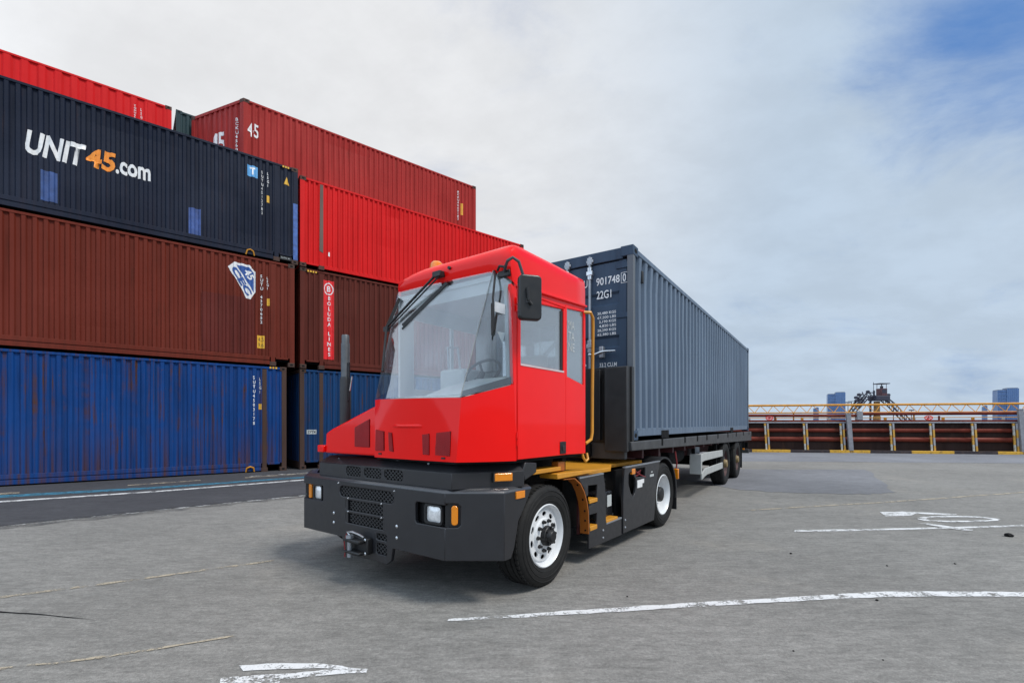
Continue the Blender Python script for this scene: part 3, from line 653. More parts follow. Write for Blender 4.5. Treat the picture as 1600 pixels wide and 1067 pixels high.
def end_text(C, body, y0, y1, z0, z1, m, **kw):
    bm = fit(text_bm(body, **kw), -y1, -y0, z0, z1); ce = C['ce']
    return put_flat(bm, 'lettering', m, C['t'], lambda p, q, d: (d-0.008+0.54*p, -p, q), [-b for b in ce.breaks()], lambda x: ce.depth(-x))
end_text(C4, '45', 0.85, 1.50, 1.45, 2.20, M['whitep'], bold=0.02)
end_text(C4, '\n'.join('BCKU4560182'), 0.28, 0.36, 0.9, 2.5, M['whitep'], bold=0.02)
d4 = lambda u: u-(3.50-LEN)
side_text(D4, '\n'.join('TGHU45021'), d4(2.44), d4(2.50), 11.7-Z4, 12.42-Z4, M['whitep'], bold=0.02)
side_text(D4, '\n'.join('L5G1'), d4(2.62), d4(2.67), 11.9-Z4, 12.38-Z4, M['whitep'], bold=0.02)

# ================================================================== semi-trailer and the container on it
TRO, TRA = (5.069, 11.247, 0.0), 34.0
trailer = thing('trailer', 'low black flatbed container trailer with maroon frame coupled behind the red tractor', 'trailer', TRO, TRA)
M['deckrail'] = mat('dark_grey_deck_paint', (0.055, 0.056, 0.058), 0.5, var=0.3, scale=4)
MB().box(-6.40, 4.12, 0.07, 2.23, 1.15, 1.20).build('deck', M['dark'], trailer)
rp = [(-6.44, 1.112), (4.15, 0.94), (4.15, 1.212), (-6.44, 1.225)]
for y0, y1 in ((-0.03, 0.05), (2.25, 2.33)):
    rl = MB().platey(rp, (), y0, y1).build('side_rail', M['deckrail'], trailer, bevel=0.01)
    if y0 < 0:
        for x in (-5.2, -3.9, -3.0, -2.2, -1.1, 0.1, 1.3, 2.5, 3.6):
            zt = 1.225-(x+6.44)*0.00123
            MB().box(x, x+0.05, -0.040, -0.026, zt-0.09, zt+0.004).build('lashing_ring', M['dark'], rl)
MB().box(-6.44, -6.36, 0.06, 2.24, 1.0, 1.22).build('front_beam', M['deckrail'], trailer, bevel=0.01)
for y in (0.70, 1.45):
    MB().platey([(-6.3, 1.14), (4.1, 1.14), (4.1, 0.72), (-4.2, 0.72), (-4.9, 0.96), (-6.3, 0.98)], (), y, y+0.14).build('main_beam', M['maroon'], trailer)
mb = MB()
for k in range(14):
    x = -5.8+k*0.75
    mb.box(x, x+0.07, 0.06, 0.69, 0.98, 1.14); mb.box(x, x+0.07, 1.60, 2.24, 0.98, 1.14); mb.box(x, x+0.07, 0.845, 1.445, 0.9, 1.14)
mb.build('cross_members', M['maroon'], trailer)
# headboard: the black plate in front of the container with a return on the near side
hb = MB()
hb.box(-6.47, -6.41, 0.0, 2.3, 1.22, 2.17)
for y in (0.36, 0.9, 1.4, 1.95): hb.box(-6.53, -6.468, y, y+0.06, 1.24, 2.14)
hb.box(-6.41, -6.335, -0.02, 0.03, 1.22, 2.17)
hb.build('headboard', M['black'], trailer, bevel=0.006)
hb2 = MB().box(-6.53, -6.466, 0.0, 0.30, 1.10, 2.165).build('headboard_post', mat('dark_grey_headboard_paint', (0.026, 0.026, 0.028), 0.5, var=0.2), trailer, bevel=0.012)
mb = MB()
for (a, b, c, d) in ((0.5, 0.8, 1.02, 1.2), (0.95, 1.2, 1.05, 1.18), (1.35, 1.7, 1.02, 1.2)): mb.box(-6.56, -6.44, a, b, c, d)
mb.build('coupling_box', M['dark'], trailer, bevel=0.02)
# side guard
for side in (0, 1):
    ys = (lambda y: y) if not side else (lambda y: 2.3-y)
    g = MB(); g.box(-2.52, -2.44, min(ys(0.0), ys(0.22)), max(ys(0.0), ys(0.22)), 0.47, 0.86)
    g.platey([(-2.44, 0.86), (-2.2, 0.875), (-0.33, 0.845), (-0.33, 0.70), (-2.2, 0.715), (-2.44, 0.70)], (), ys(0.0), ys(0.035))
    g.platey([(-2.44, 0.48), (-2.12, 0.56), (-0.33, 0.56), (-0.33, 0.42), (-2.0, 0.42), (-2.2, 0.40), (-2.44, 0.36)], (), ys(0.0), ys(0.035))
    g.build('side_guard', M['guard'], trailer, bevel=0.008)
    gs = MB(); gs.box(-2.2, -2.14, min(ys(0.2), ys(0.26)), max(ys(0.2), ys(0.26)), 0.5, 1.14); gs.box(-0.8, -0.74, min(ys(0.05), ys(0.10)), max(ys(0.05), ys(0.10)), 0.5, 1.1)
    gs.build('guard_bracket', M['dark'], trailer)
MB().lathe([(0.0, 0.76), (0.13, 0.76), (0.13, 0.97), (0.0, 0.97)], (-1.35, 0.42, 0), 20, 'z').build('air_spring', M['steel'], trailer)
MB().lathe([(0.0, -0.5), (0.14, -0.5), (0.16, -0.46), (0.16, 0.46), (0.14, 0.5), (0.0, 0.5)], (-3.2, 0.42, 0.86), 20, 'x').build('air_tank', M['dark'], trailer)
for y in (0.32, 1.9):
    l = MB(); l.box(-4.2, -4.08, y, y+0.12, 0.62, 1.1); l.box(-4.17, -4.11, y+0.03, y+0.09, 0.42, 0.63); l.box(-4.26, -4.02, y-0.06, y+0.18, 0.40, 0.425)
    l.build('landing_leg', M['maroon'], trailer)
def tyre_prof(r, w_):
    s = w_
    return [(r*0.60, 0.025), (r*0.66, 0.004), (r*0.78, -0.004), (r*0.90, 0.0), (r*0.955, 0.012), (r*0.985, 0.03), (r*0.992, 0.055), (r*0.962, 0.058), (r*0.962, 0.068), (r*0.997, 0.071),
            (r, 0.10), (r*0.968, 0.103), (r*0.968, 0.113), (r, 0.116), (r, s-0.116), (r*0.968, s-0.113), (r*0.968, s-0.103), (r, s-0.10), (r*0.992, s-0.055), (r*0.985, s-0.03), (r*0.955, s-0.012), (r*0.90, s), (r*0.66, s-0.004), (r*0.60, s-0.025)]
def trailer_wheel(x, side):
    y0 = 0.0 if not side else 2.3; s = 1 if not side else -1
    rim = MB().lathe([(0.315, y0+s*0.02), (0.30, y0+s*0.03), (0.285, y0+s*0.10), (0.24, y0+s*0.13), (0.17, y0+s*0.10), (0.12, y0+s*0.085), (0.0, y0+s*0.085)], (x, 0, 0.5), 28)
    wh = rim.build('wheel', mat('dusty_maroon_rim', (0.075, 0.035, 0.035), 0.5, var=0.3, scale=12), trailer)
    MB().lathe([(r_, y0+s*a) for r_, a in tyre_prof(0.5, 0.30)], (x, 0, 0.5), 44).build('tyre', M['tyre'], wh)
    MB().lathe([(0.10, y0+s*0.09), (0.10, y0+s*0.01), (0.08, y0-s*0.02), (0.0, y0-s*0.02)], (x, 0, 0.5), 18).build('hub', mat('ochre_hub', (0.22, 0.15, 0.06), 0.5, var=0.3), wh)
    for k in range(8):
        a = 2*math.pi*k/8
        MB().lathe([(0.018, y0+s*0.10), (0.018, y0+s*0.05), (0.0, y0+s*0.05)], (x+0.14*math.cos(a), 0, 0.5+0.14*math.sin(a)), 6).build('wheel_nut', M['steel'], wh)
for x in (0.12, 1.80):
    MB().tube([(x, 0.2, 0.5), (x, 2.1, 0.5)], 0.07, 10).build('axle', M['dark'], trailer)
    for side in (0, 1): trailer_wheel(x, side)
    for y0, y1 in ((0.0, 0.32), (1.98, 2.3)):
        pts = [(x+0.60*math.cos(R(a)), 0.5+0.56*math.sin(R(a))) for a in range(35, 146, 10)]
        MB().platey(pts+[(p[0]*0.97+x*0.03, p[1]-0.02) for p in pts[::-1]], (), y0, y1).build('mudguard', M['black'], trailer)
for y0 in (0.0, 1.98):
    MB().box(2.50, 2.52, y0, y0+0.32, 0.22, 0.95).build('mudflap', M['black'], trailer)
    MB().box(4.09, 4.13, y0+0.06, y0+0.30, 0.70, 0.88).build('tail_light', M['dark'], trailer, bevel=0.01)
MB().box(3.98, 4.06, 0.02, 2.28, 0.55, 0.67).build('underrun_bar', M['deckrail'], trailer, bevel=0.01)
mb = MB(); mb.box(3.9, 3.98, 0.5, 0.6, 0.6, 1.0); mb.box(3.9, 3.98, 1.7, 1.8, 0.6, 1.0); mb.build('underrun_bracket', M['dark'], trailer)
MB().box(2.86, 2.94, -0.01, 0.04, 0.70, 0.745).build('side_marker', M['amber'], trailer, bevel=0.005)
MB().box(2.88, 2.92, 0.0, 0.03, 0.745, 0.98).build('marker_bracket', M['dark'], trailer)
MB().tube([(-4.18, 0.05, 1.0), (-4.15, 0.03, 0.8), (-4.16, 0.05, 0.6)], 0.012, 6).build('brake_hose', M['redwire'], trailer)

P_['slate'] = weathered('slate_blue_container_paint', (0.135, 0.180, 0.245), 0.10, dark=0.35, fade=0.35, seed=0.6, rough=0.42)
P_['slateshade'] = weathered('shade_dark_slate_paint', (0.052, 0.080, 0.125), 0.10, dark=0.3, fade=0.2, seed=0.9)  # slate paint darkened to hold the door end's shade; castings use it too
P_['slatepost'] = weathered('grey_worn_post_paint', (0.15, 0.165, 0.185), 0.30, dark=0.5, seed=3.1, streak=4)
CW, CL, CH = 2.30, 10.13, 2.50
cz0 = 1.235
def tr_world(x, y, z):
    a = R(TRA); U = (math.sin(a), math.cos(a)); V = (-math.cos(a), math.sin(a)); return (TRO[0]+U[0]*x+V[0]*y, TRO[1]+U[1]*x+V[1]*y, z)
T_ = container('slate blue container with white numbers on its doors, riding on the trailer', tr_world(-6.31, 0.0, cz0), CL, CH, CW, P_['slate'], post=P_['slatepost'], cast=P_['slateshade'], pitch=0.245, d=0.055, flat=0.38, web=0.12, rail=0.155, group=None, ang=TRA, doors=True, groove=False, pw=0.085)
tc_ = T_['t']
for a, b in ((1.25, 1.62), (7.05, 7.45)): MB().box(a, b, 0.009, 0.03, 0.0, 0.118).build('forklift_pocket', M['dark'], tc_)
MB().box(0.37, 0.43, 0.004, 0.05, 2.10, 2.26).build('vent', M['black'], tc_, bevel=0.01)
# door end at local x = 0, seen from outside looking along +x; y runs to the left
MB().box(0.006, 0.10, 0.145, CW-0.145, CH-0.155, CH-0.01).build('door_header', P_['slateshade'], tc_, bevel=0.008)
MB().box(0.006, 0.10, 0.145, CW-0.145, 0.02, 0.15).build('door_sill', P_['slateshade'], tc_, bevel=0.008)
MB().box(0.075, 0.10, 0.085, CW-0.085, 0.15, CH-0.155).build('door_seal', M['dark'], tc_)
recs = [(1.92, 1.80), (1.365, 1.25)]     # horizontal pressed grooves
for y0, y1 in ((0.098, 1.142), (1.158, CW-0.098)):
    # pressed door leaf: profile in z extruded across y
    prof = [(0.17, 0.03)]
    for zc in (0.45, 0.82, 1.29, 1.86):
        prof += [(zc-0.085, 0.03), (zc-0.055, 0.062), (zc+0.055, 0.062), (zc+0.085, 0.03)]
    prof.append((CH-0.17, 0.03))
    d = MB()
    a_, b_ = y0+0.10, y1-0.07
    va = d.verts([(x, a_, z) for z, x in prof]); vb = d.verts([(x, b_, z) for z, x in prof])
    for i in range(len(va)-1): d.face([va[i], va[i+1], vb[i+1], vb[i]])
    d.box(0.028, 0.07, y0, a_, 0.165, CH-0.165); d.box(0.028, 0.07, b_, y1, 0.165, CH-0.165)
    leaf = d.build('door', P_['slateshade'], tc_, smooth=0)
    hy = y0 if y0 < 1 else y1
    for z in (0.35, 0.92, 1.62, 2.26):
        hs = 1 if y0 < 1 else -1
        MB().box(0.012, 0.04, min(hy-hs*0.05, hy+hs*0.14), max(hy-hs*0.05, hy+hs*0.14), z-0.035, z+0.035).build('hinge', P_['slateshade'], leaf, bevel=0.006)
    for yb in ((0.595, 0.93) if y0 < 1 else (1.37, 1.705)):
        MB().tube([(-0.012, yb, 0.10), (-0.012, yb, CH-0.06)], 0.019, 10).build('locking_bar', M['steel'], leaf)
        for z in (0.10, CH-0.12):
            c_ = MB(); c_.box(-0.03, 0.006, yb-0.035, yb+0.035, z-0.05, z+0.05); c_.box(-0.022, 0.006, yb-0.05, yb+0.05, z-0.02, z+0.02)
            c_.build('cam_lock', M['steel'], leaf, bevel=0.008)
        for z in (0.55, 1.25, 2.28-0.06):
            c_ = MB(); c_.box(-0.036, 0.03, yb-0.045, yb+0.045, z-0.03, z+0.03); c_.box(-0.03, 0.03, yb-0.028, yb+0.028, z-0.085, z+0.085); c_.build('bar_bracket', M['chrome'] if z > 2 else M['steel'], leaf, bevel=0.008)
    if y0 < 1:
        MB().tube([(-0.03, 0.60, 1.135), (-0.045, 0.50, 1.13), (-0.055, 0.42, 1.15), (-0.05, 0.36, 1.16), (-0.05, 0.22, 1.155)], [0.016, 0.018, 0.018, 0.015, 0.012], 8).build('lock_handle', M['chrome'], leaf)
        c_ = MB(); c_.box(-0.05, 0.03, 0.39, 0.45, 1.08, 1.23); c_.build('handle_catch', M['steel'], leaf, bevel=0.01)
def door_text(body, yl, yr, z0, z1, m=None, **kw):
    bm = fit(text_bm(body, **kw), -yl, -yr, z0, z1)
    return put_flat(bm, 'lettering', m or M['whitep'], tc_, lambda p, q, d: (0.024, -p, q))
Z = lambda z: z-cz0
door_text('901748', 0.517, 0.19, Z(3.285), Z(3.388), bold=0.012)
door_text('0', 0.150, 0.105, Z(3.285), Z(3.388), bold=0.012)
bx = poly_bm([(-0.172, Z(3.268)), (-0.083, Z(3.268)), (-0.083, Z(3.405)), (-0.172, Z(3.405))], [[(-0.166, Z(3.274)), (-0.089, Z(3.274)), (-0.089, Z(3.399)), (-0.166, Z(3.399))]])
put_flat(bx, 'check_digit_box', M['whitep'], tc_, lambda p, q, d: (0.024, -p, q))
door_text('TCGU', 0.88, 0.645, Z(3.285), Z(3.388), bold=0.012)
door_text('22G1', 0.512, 0.305, Z(3.105), Z(3.212), bold=0.012)
lines = ['30,480 KGS', '67,200 LBS', ' 2,190 KGS', ' 4,820 LBS', '28,290 KGS', '62,380 LBS']
for i, tx in enumerate(lines):
    zt = Z(2.93)-i*0.056
    door_text(tx.strip(), 0.50 if i not in (2, 3) else 0.478, 0.24, zt-0.04, zt, bold=0.012)
for i, tx in enumerate(('MAX GR.', 'TARE', 'NET')):
    zt = Z(2.935)-i*0.15
    door_text(tx, 0.92, 0.68 if i == 0 else 0.75, zt-0.05, zt, bold=0.012)
door_text('33.2 CU.M', 0.47, 0.23, Z(2.20), Z(2.255), bold=0.012)
door_text('1,173 CU.FT', 0.51, 0.23, Z(2.13), Z(2.185), bold=0.012)
door_text('CAP', 0.80, 0.66, Z(2.20), Z(2.255), bold=0.012)

# ================================================================== quay barrier on the right
BA = 99.685; B0 = (12.259, 24.386)
def bw(u, v, z=0.0):
    a = R(BA); U = (math.sin(a), math.cos(a)); V = (-math.cos(a), math.sin(a)); return (B0[0]+U[0]*u+V[0]*v, B0[1]+U[1]*u+V[1]*v, z)
# barrier wall with its pipes
bar = thing('pipe_barrier', 'long low rusty barrier of dark sheet steel and red pipes at the quay edge', 'barrier', bw(0, 0), BA)
MB().box(-8, 22, 0.26, 0.34, 0.0, 1.50).build('sheet_panel', M['wallsteel'], bar)
for z, r_ in ((1.13, 0.10), (0.68, 0.115)):
    MB().tube([(-8, 0.14, z), (22, 0.14, z)], r_, 14).build('pipe', M['rustpipe'], bar)
MB().box(-8, 22, 0.02, 0.32, 1.55, 1.645).build('top_rail', M['rustpipe'], bar, bevel=0.01)
MB().box(-8, 22, 0.0, 0.05, 1.485, 1.545).build('cable_tray', M['column'], bar, bevel=0.006)
def stripe_mat(name, a, b, period, axis):
    m, nt, bs = base_mat(name)
    tc = nt.nodes.new('ShaderNodeTexCoord'); sp = nt.nodes.new('ShaderNodeSeparateXYZ'); nt.links.new(tc.outputs['Object'], sp.inputs[0])
    d = nt.nodes.new('ShaderNodeMath'); d.operation = 'MULTIPLY'; d.inputs[1].default_value = 1/period; nt.links.new(sp.outputs[axis], d.inputs[0])
    f = nt.nodes.new('ShaderNodeMath'); f.operation = 'FRACT'; nt.links.new(d.outputs[0], f.inputs[0])
    g = nt.nodes.new('ShaderNodeMath'); g.operation = 'GREATER_THAN'; g.inputs[1].default_value = 0.5; nt.links.new(f.outputs[0], g.inputs[0])
    c = mixrgb(nt, g.outputs[0], a, b)
    n = noise(nt, 7, 7, 0.7)
    nt.links.new(mixrgb(nt, maprange(nt, n, 0.5, 0.68, 0, 0.7), c, (0.10, 0.06, 0.045)), bs.inputs['Base Color']); bs.inputs['Roughness'].default_value = 0.6
    return m
M['poststripe'] = stripe_mat('banded_post_paint', (0.62, 0.33, 0.05), (0.36, 0.35, 0.36), 0.78, 'Z')
M['poststripe2'] = stripe_mat('banded_post_paint_pale', (0.50, 0.48, 0.42), (0.62, 0.33, 0.05), 0.9, 'Z')
M['kerbstripe'] = stripe_mat('yellow_and_black_kerb_paint', (0.66, 0.36, 0.03), (0.022, 0.014, 0.018), 3.62, 'X')
kerb = MB().box(-8, 22, -0.16, -0.02, 0.0, 0.14).build('kerb', M['kerbstripe'], None, bevel=0.012); kerb.location = bw(0.05, 0); kerb.rotation_euler = (0, 0, R(90-BA)); struct(kerb)
def make_post():
    t = thing('barrier_post', '', 'post', (0, 0, 0), BA, 'banded posts along the quay barrier')
    for s, m in ((-1, M['poststripe2']), (1, M['poststripe'])):
        MB().plate([(0.02, 0.10), (0.095, 0.10), (0.015, 1.47), (-0.06, 1.47)], (), (s*0.065-0.02, -0.06, 0), (1, 0, 0), (0, 0, 1), (0, 1, 0), 0, 0.05).build('flat_bar', m, t)
    MB().box(-0.16, 0.16, -0.10, 0.0, 0.0, 0.10).build('foot_plate', M['dark'], t)
    return t
posts = [(0.80, 'nearest the back of the trailer'), (2.62, 'second from the back of the trailer'), (4.30, 'touching the left grey column'), (6.52, 'just right of the left grey column'), (8.25, 'midway between the two grey columns'), (10.02, 'last but one before the right grey column'), (11.72, 'touching the right grey column')]
p0 = make_post()
for i, (u, s) in enumerate(posts):
    o = p0 if i == 0 else copy_tree(p0)
    o.location = bw(u, -0.005); o['label'] = 'slanted yellow and white banded post '+s
for u, zt, s in ((4.62, 1.93, 'left'), (11.95, 2.12, 'right')):
    t = thing('steel_column', 'tall grey steel column of the quay barrier, '+s+'hand one', 'post', bw(u, -0.08), BA, 'grey steel columns of the barrier')
    MB().plate([(-0.06, 0.02), (0.14, 0.02), (0.0, zt), (-0.20, zt)], (), (0, 0, 0), (1, 0, 0), (0, 0, 1), (0, 1, 0), -0.08, 0.05).build('shaft', M['column'], t, bevel=0.01)
    MB().box(-0.16, 0.24, -0.12, 0.07, 0.0, 0.02).build('base_plate', M['column'], t)
    MB().box(-0.23, 0.03, -0.09, 0.06, zt, zt+0.03).build('cap', M['column'], t)
t = thing('overhead_pipe', 'dark red pipe running above the barrier under the yellow girder', 'pipe', bw(0, 0), BA)
MB().tube([(-8, 0.12, 1.89), (5.0, 0.12, 1.86)], 0.075, 12).build('pipe', M['rustpipe'], t)
MB().tube([(5.2, 0.12, 1.95), (22, 0.12, 1.99)], 0.085, 12).build('pipe', M['rustpipe'], t)
MB().box(4.98, 5.24, 0.0, 0.24, 1.64, 2.08).build('flange', M['column'], t, bevel=0.02)
mb = MB()
for u in (-6, -2.4, 1.2, 8.6, 15, 19): mb.box(u, u+0.06, 0.09, 0.15, 1.64, 1.84)
mb.build('stand', M['rustpipe'], t)
t = thing('lattice_girder', 'yellow lattice girder standing along the top of the rusty barrier', 'girder', bw(0, 0), BA)
MB().tube([(-8, 0.24, 2.37), (22, 0.24, 2.44)], 0.055, 10).build('top_chord', M['girder'], t)
for y in (0.10, 0.42): MB().tube([(-8, y, 1.99), (22, y, 2.05)], 0.03, 8).build('bottom_chord', M['girder'], t)
k = 0; x = -7.8
while x < 21.4 and k < 96:
    z0 = 2.0+(x+8)*0.002; z1 = 2.37+(x+8)*0.0023
    MB().tube([(x, 0.10, z0), (x+0.30, 0.24, z1)], 0.017, 6).build('brace', M['girder'], t)
    MB().tube([(x+0.30, 0.24, z1), (x+0.60, 0.10, z0)], 0.017, 6).build('brace', M['girder'], t)
    x += 0.62; k += 2
mb = MB()
for u in (-7, -3, 2.2, 7.7, 12.6, 18): mb.box(u, u+0.05, 0.40, 0.45, 1.6, 2.04)
mb.build('stanchion', M['girder'], t)
for u, s in ((0.95, 'behind the trailer end'), (8.15, 'between the two grey columns')):
    t = thing('valve_wheel', 'small bright red hand wheel on the barrier '+s, 'valve', bw(u, 0.10, 1.645), BA, 'red valve wheels')
    mb = MB(); ring = [(0.17*math.cos(a*math.pi/8), -0.03, 0.10+0.095*math.sin(a*math.pi/8)) for a in range(17)]
    mb.tube(ring, 0.022, 6, False); mb.build('wheel', M['redp'], t)
    mb = MB()
    for a in range(4): mb.bar((0.17*math.cos(a*math.pi/4), -0.03, 0.10+0.095*math.sin(a*math.pi/4)), (-0.17*math.cos(a*math.pi/4), -0.03, 0.10-0.095*math.sin(a*math.pi/4)), 0.02, 0.02)
    mb.build('spoke', M['redp'], t)
    MB().tube([(0, 0.02, 0.0), (0, 0.02, 0.12), (0, -0.05, 0.12)], 0.025, 8).build('stem', M['rustpipe'], t)
t = thing('hand_rail', 'low yellow hand rail glimpsed between the barrier and the overhead pipe', 'railing', bw(0, 1.6), BA)
MB().tube([(-8, 0, 1.74), (22, 0, 1.80)], 0.022, 8).build('rail', M['girder'], t)
for k in range(22):
    MB().box(-7.6+k*1.33, -7.48+k*1.33, -0.03, 0.03, 0.0, 1.79).build('rail_post', M['orange'] if k % 3 else M['guard'], t)

# ---- far skyline
M['towerglass'] = mat('blue_glazed_facade', (0.085, 0.17, 0.36), 0.3, var=0.2, scale=0.08)
M['towerfin'] = mat('pale_blue_facade_fins', (0.16, 0.26, 0.46), 0.5, var=0.1, scale=0.05)
M['towerroof'] = mat('grey_roof', (0.18, 0.2, 0.24), 0.7)
def px_ground(X, dist): return ((X-800)/740.0*dist, dist, 0.0)
def tower(label, X0, X1, Ytop, dist, split=0.45, step=0.6, group='distant tower blocks'):
    sc = dist/740.0; wd = (X1-X0)*sc; h = (662-Ytop)*sc+1.45
    t = thing('tower_block', label, 'building', px_ground((X0+X1)/2, dist), None, group); t.rotation_euler = (0, 0, R(-28))
    wd *= 0.86
    a = -wd/2; m_ = a+wd*split; b = wd/2; dp = wd*0.8
    MB().box(a, m_, 0, dp, 0, h-step*2.2).build('wing', M['towerglass'], t); MB().box(m_+0.02, b, -wd*0.06, dp*0.9, 0, h).build('core', M['towerglass'], t)
    MB().box(a+0.2, m_-0.2, 0.2, dp-0.2, h-step*2.2, h-step*2.2+0.5).build('roof', M['towerroof'], t); MB().box(m_+0.2, b-0.2, 0.2, dp*0.9-0.2, h, h+0.6).build('roof', M['towerroof'], t)
    fin = MB(); n = 6
    for k in range(n+1):
        x = a+(m_-a)*k/n; fin.box(x-0.12, x+0.12, -0.25, 0.02, 0, h-step*2.2)
        x = m_+(b-m_)*k/n; fin.box(x-0.12, x+0.12, -wd*0.06-0.25, -wd*0.06+0.02, 0, h)
    fin.build('facade_fins', M['towerfin'], t)
    sl = MB(); fl = 3.0
    z = fl
    while z < h-1: sl.box(a, b, -wd*0.06-0.12, -wd*0.06-0.02, z, z+0.5); z += fl
    sl.build('floor_bands', M['towerglass'], t)
tower('blue glazed tower block left of the harbour crane on the skyline', 1294, 1320, 613.5, 420)
tower('blue glazed tower block at the right edge of the skyline', 1561, 1588.5, 607, 420)
tower('small blue grey block just left of the left tower block', 1271, 1279, 637, 520)
tower('small blue grey block between the crane and the right tower block', 1536, 1542, 634, 520)

# ---- harbour crane
D = 90.0; s_ = D/740.0
cr = thing('harbour_crane', 'dark harbour crane with a cab and folded lattice boom beyond the barrier', 'crane', px_ground(1370, D))
M['cranedark'] = mat('dark_crane_steel', (0.030, 0.032, 0.055), 0.6, var=0.3)
M['cranered'] = mat('dark_red_crane_paint', (0.09, 0.035, 0.045), 0.6, var=0.3)
def cp(X, Y, y=0.0): return ((X-1370)*s_, y, (662-Y)*s_+1.45)
b0 = cp(1370, 650)[2]; b1 = cp(1370, 627)[2]
MB().lathe([(0.62, 0.0), (0.62, b0), (0.52, b0), (0.50, b1)], (0, 0, 0), 14, 'z', True).build('column', mat('orange_grey_crane_column', (0.20, 0.11, 0.04), 0.6, var=0.5, scale=1.5), cr)
a = cp(1362.5, 626); b = cp(1384, 618.5); MB().box(a[0], b[0], -1.1, 1.1, a[2], b[2]).build('platform', M['cranedark'], cr, bevel=0.08)
a = cp(1373, 618.5); b = cp(1382, 607); cab_o = MB().box(a[0], b[0], -0.7, 0.7, a[2], b[2]).build('cab', M['cranered'], cr, bevel=0.06)
mb = MB(); mb.box(a[0]+0.12, b[0]-0.12, -0.72, -0.69, a[2]+0.5, b[2]-0.15); mb.build('window', M['cranedark'], cab_o)
a = cp(1369.5, 600.2); b = cp(1385, 599); MB().box(a[0], b[0], -0.9, 0.9, a[2], b[2]).build('canopy', M['cranedark'], cr)
mb = MB()
for X in (1374, 1381):
    for y in (-0.6, 0.6): mb.bar(cp(X, 607, y), cp(X, 600, y), 0.06, 0.06)
mb.bar(cp(1377.5, 607), cp(1377.5, 603), 0.35, 0.35); mb.build('canopy_posts', M['cranedark'], cr)
mb = MB(); mb.bar(cp(1365.5, 619), cp(1365.5, 610), 0.22, 0.22); mb.bar(cp(1365, 611), cp(1364.8, 597), 0.06, 0.06); mb.build('mast', M['cranedark'], cr)
def truss(p, q, gap, n, name, y=0.5):
    mb = MB(); p, q = Vector(p), Vector(q); d = (q-p).normalized(); nn = Vector((d.z, 0, -d.x))*gap
    for yy in (-y, y):
        o = Vector((0, yy, 0)); mb.bar(p+o, q+o, 0.16, 0.16); mb.bar(p+o+nn, q+o+nn, 0.16, 0.16)
        for k in range(n):
            a = p+(q-p)*k/n+o; b = p+(q-p)*(k+1)/n+o+nn; mb.bar(a, b, 0.08, 0.08)
    return mb.build(name, M['cranedark'], cr)
truss(cp(1365, 618.5), cp(1357, 620), 0.7, 2, 'boom')
truss(cp(1357, 618.5), cp(1339, 639), 0.9, 7, 'boom')
truss(cp(1349, 622), cp(1333, 646), 0.5, 6, 'boom')
truss(cp(1380, 619), cp(1394, 630), 0.7, 4, 'jib'); truss(cp(1394, 630), cp(1420, 657), 0.7, 8, 'jib')
mb = MB(); mb.bar(cp(1360, 620), cp(1360, 657), 0.25, 0.25); mb.bar(cp(1366, 622), cp(1355, 633), 0.15, 0.15); mb.bar(cp(1383, 624), cp(1390, 628), 0.2, 0.2); mb.build('brace', M['cranedark'], cr)
for X, Y in ((1337.5, 621), (1342, 616.5), (1338, 626), (1344, 624), (1356, 612), (1388, 617), (1385, 618)):
    o = MB().lathe([(0, -0.25), (0.28, -0.2), (0.28, 0.2), (0, 0.25)], cp(X, Y), 8).build('sheave', M['cranedark'], cr)
mb = MB()
for X0, Y0, X1, Y1 in ((1338, 621, 1345, 634), (1342, 616, 1350, 628), (1356, 612, 1352, 624), (1347, 612, 1352, 622), (1388, 617, 1382, 621), (1325, 627, 1336, 627), (1330, 627, 1333, 650)): mb.bar(cp(X0, Y0), cp(X1, Y1), 0.09, 0.09)
mb.build('stay', M['cranedark'], cr)
for X, Y, s in ((1325, 628, 'left of the crane'), (1396, 630, 'right of the crane'), (1424, 640, 'farther right, shorter')):
    t = thing('lamp_mast', 'thin mast with a small lamp bracket on the skyline '+s, 'mast', px_ground(X, 120), None, 'thin lamp masts')
    h = (662-Y)*120/740+1.45
    MB().tube([(0, 0, 0), (0, 0, h)], [0.12, 0.07], 8).build('pole', M['cranered'], t)
    MB().box(-0.6, 0.6, -0.1, 0.1, h-0.25, h).build('lamp_bracket', M['cranedark'], t)

# ================================================================== the red terminal tractor
# local axes: x rearwards, y towards its far side, z up; y = 0 is the side facing the camera
TO, TA = (0.251, 4.127, 0.0), 36.5
truck = thing('terminal_tractor', 'red half-cab terminal tractor with charcoal bumper and big windscreen', 'truck', TO, TA)
TW = 2.78          # overall width
TC = 2.50          # width of the cowl above the bumper
def quad_plate(pts, th, nrm):
    mb = MB(); n = Vector(nrm).normalized()*th
    mb.loft([[Vector(p) for p in pts], [Vector(p)+n for p in pts]]); return mb
# ---- chassis rails, plus added dark boxes that block light below the cab
mb = MB()
for y in (0.62, 1.60): mb.box(-0.60, 3.9, y, y+0.18, 0.46, 0.78)
mb.box(-0.60, 0.62, 0.36, 2.04, 0.42, 0.90); mb.box(-0.62, 0.80, 0.30, 2.1, 0.88, 1.12); mb.box(0.95, 2.75, 0.34, 2.06, 0.30, 0.86)
mb.box(0.9, 3.6, 0.5, 1.9, 0.80, 0.90)
mb.build('chassis_and_light_blocks', M['dark'], truck)
MB().tube([(0.13, 0.2, 0.45), (0.13, 2.2, 0.45)], 0.07, 10).build('front_axle', M['dark'], truck)
MB().tube([(3.2, 0.2, 0.45), (3.2, 2.2, 0.45)], 0.10, 10).build('rear_axle', M['dark'], truck)

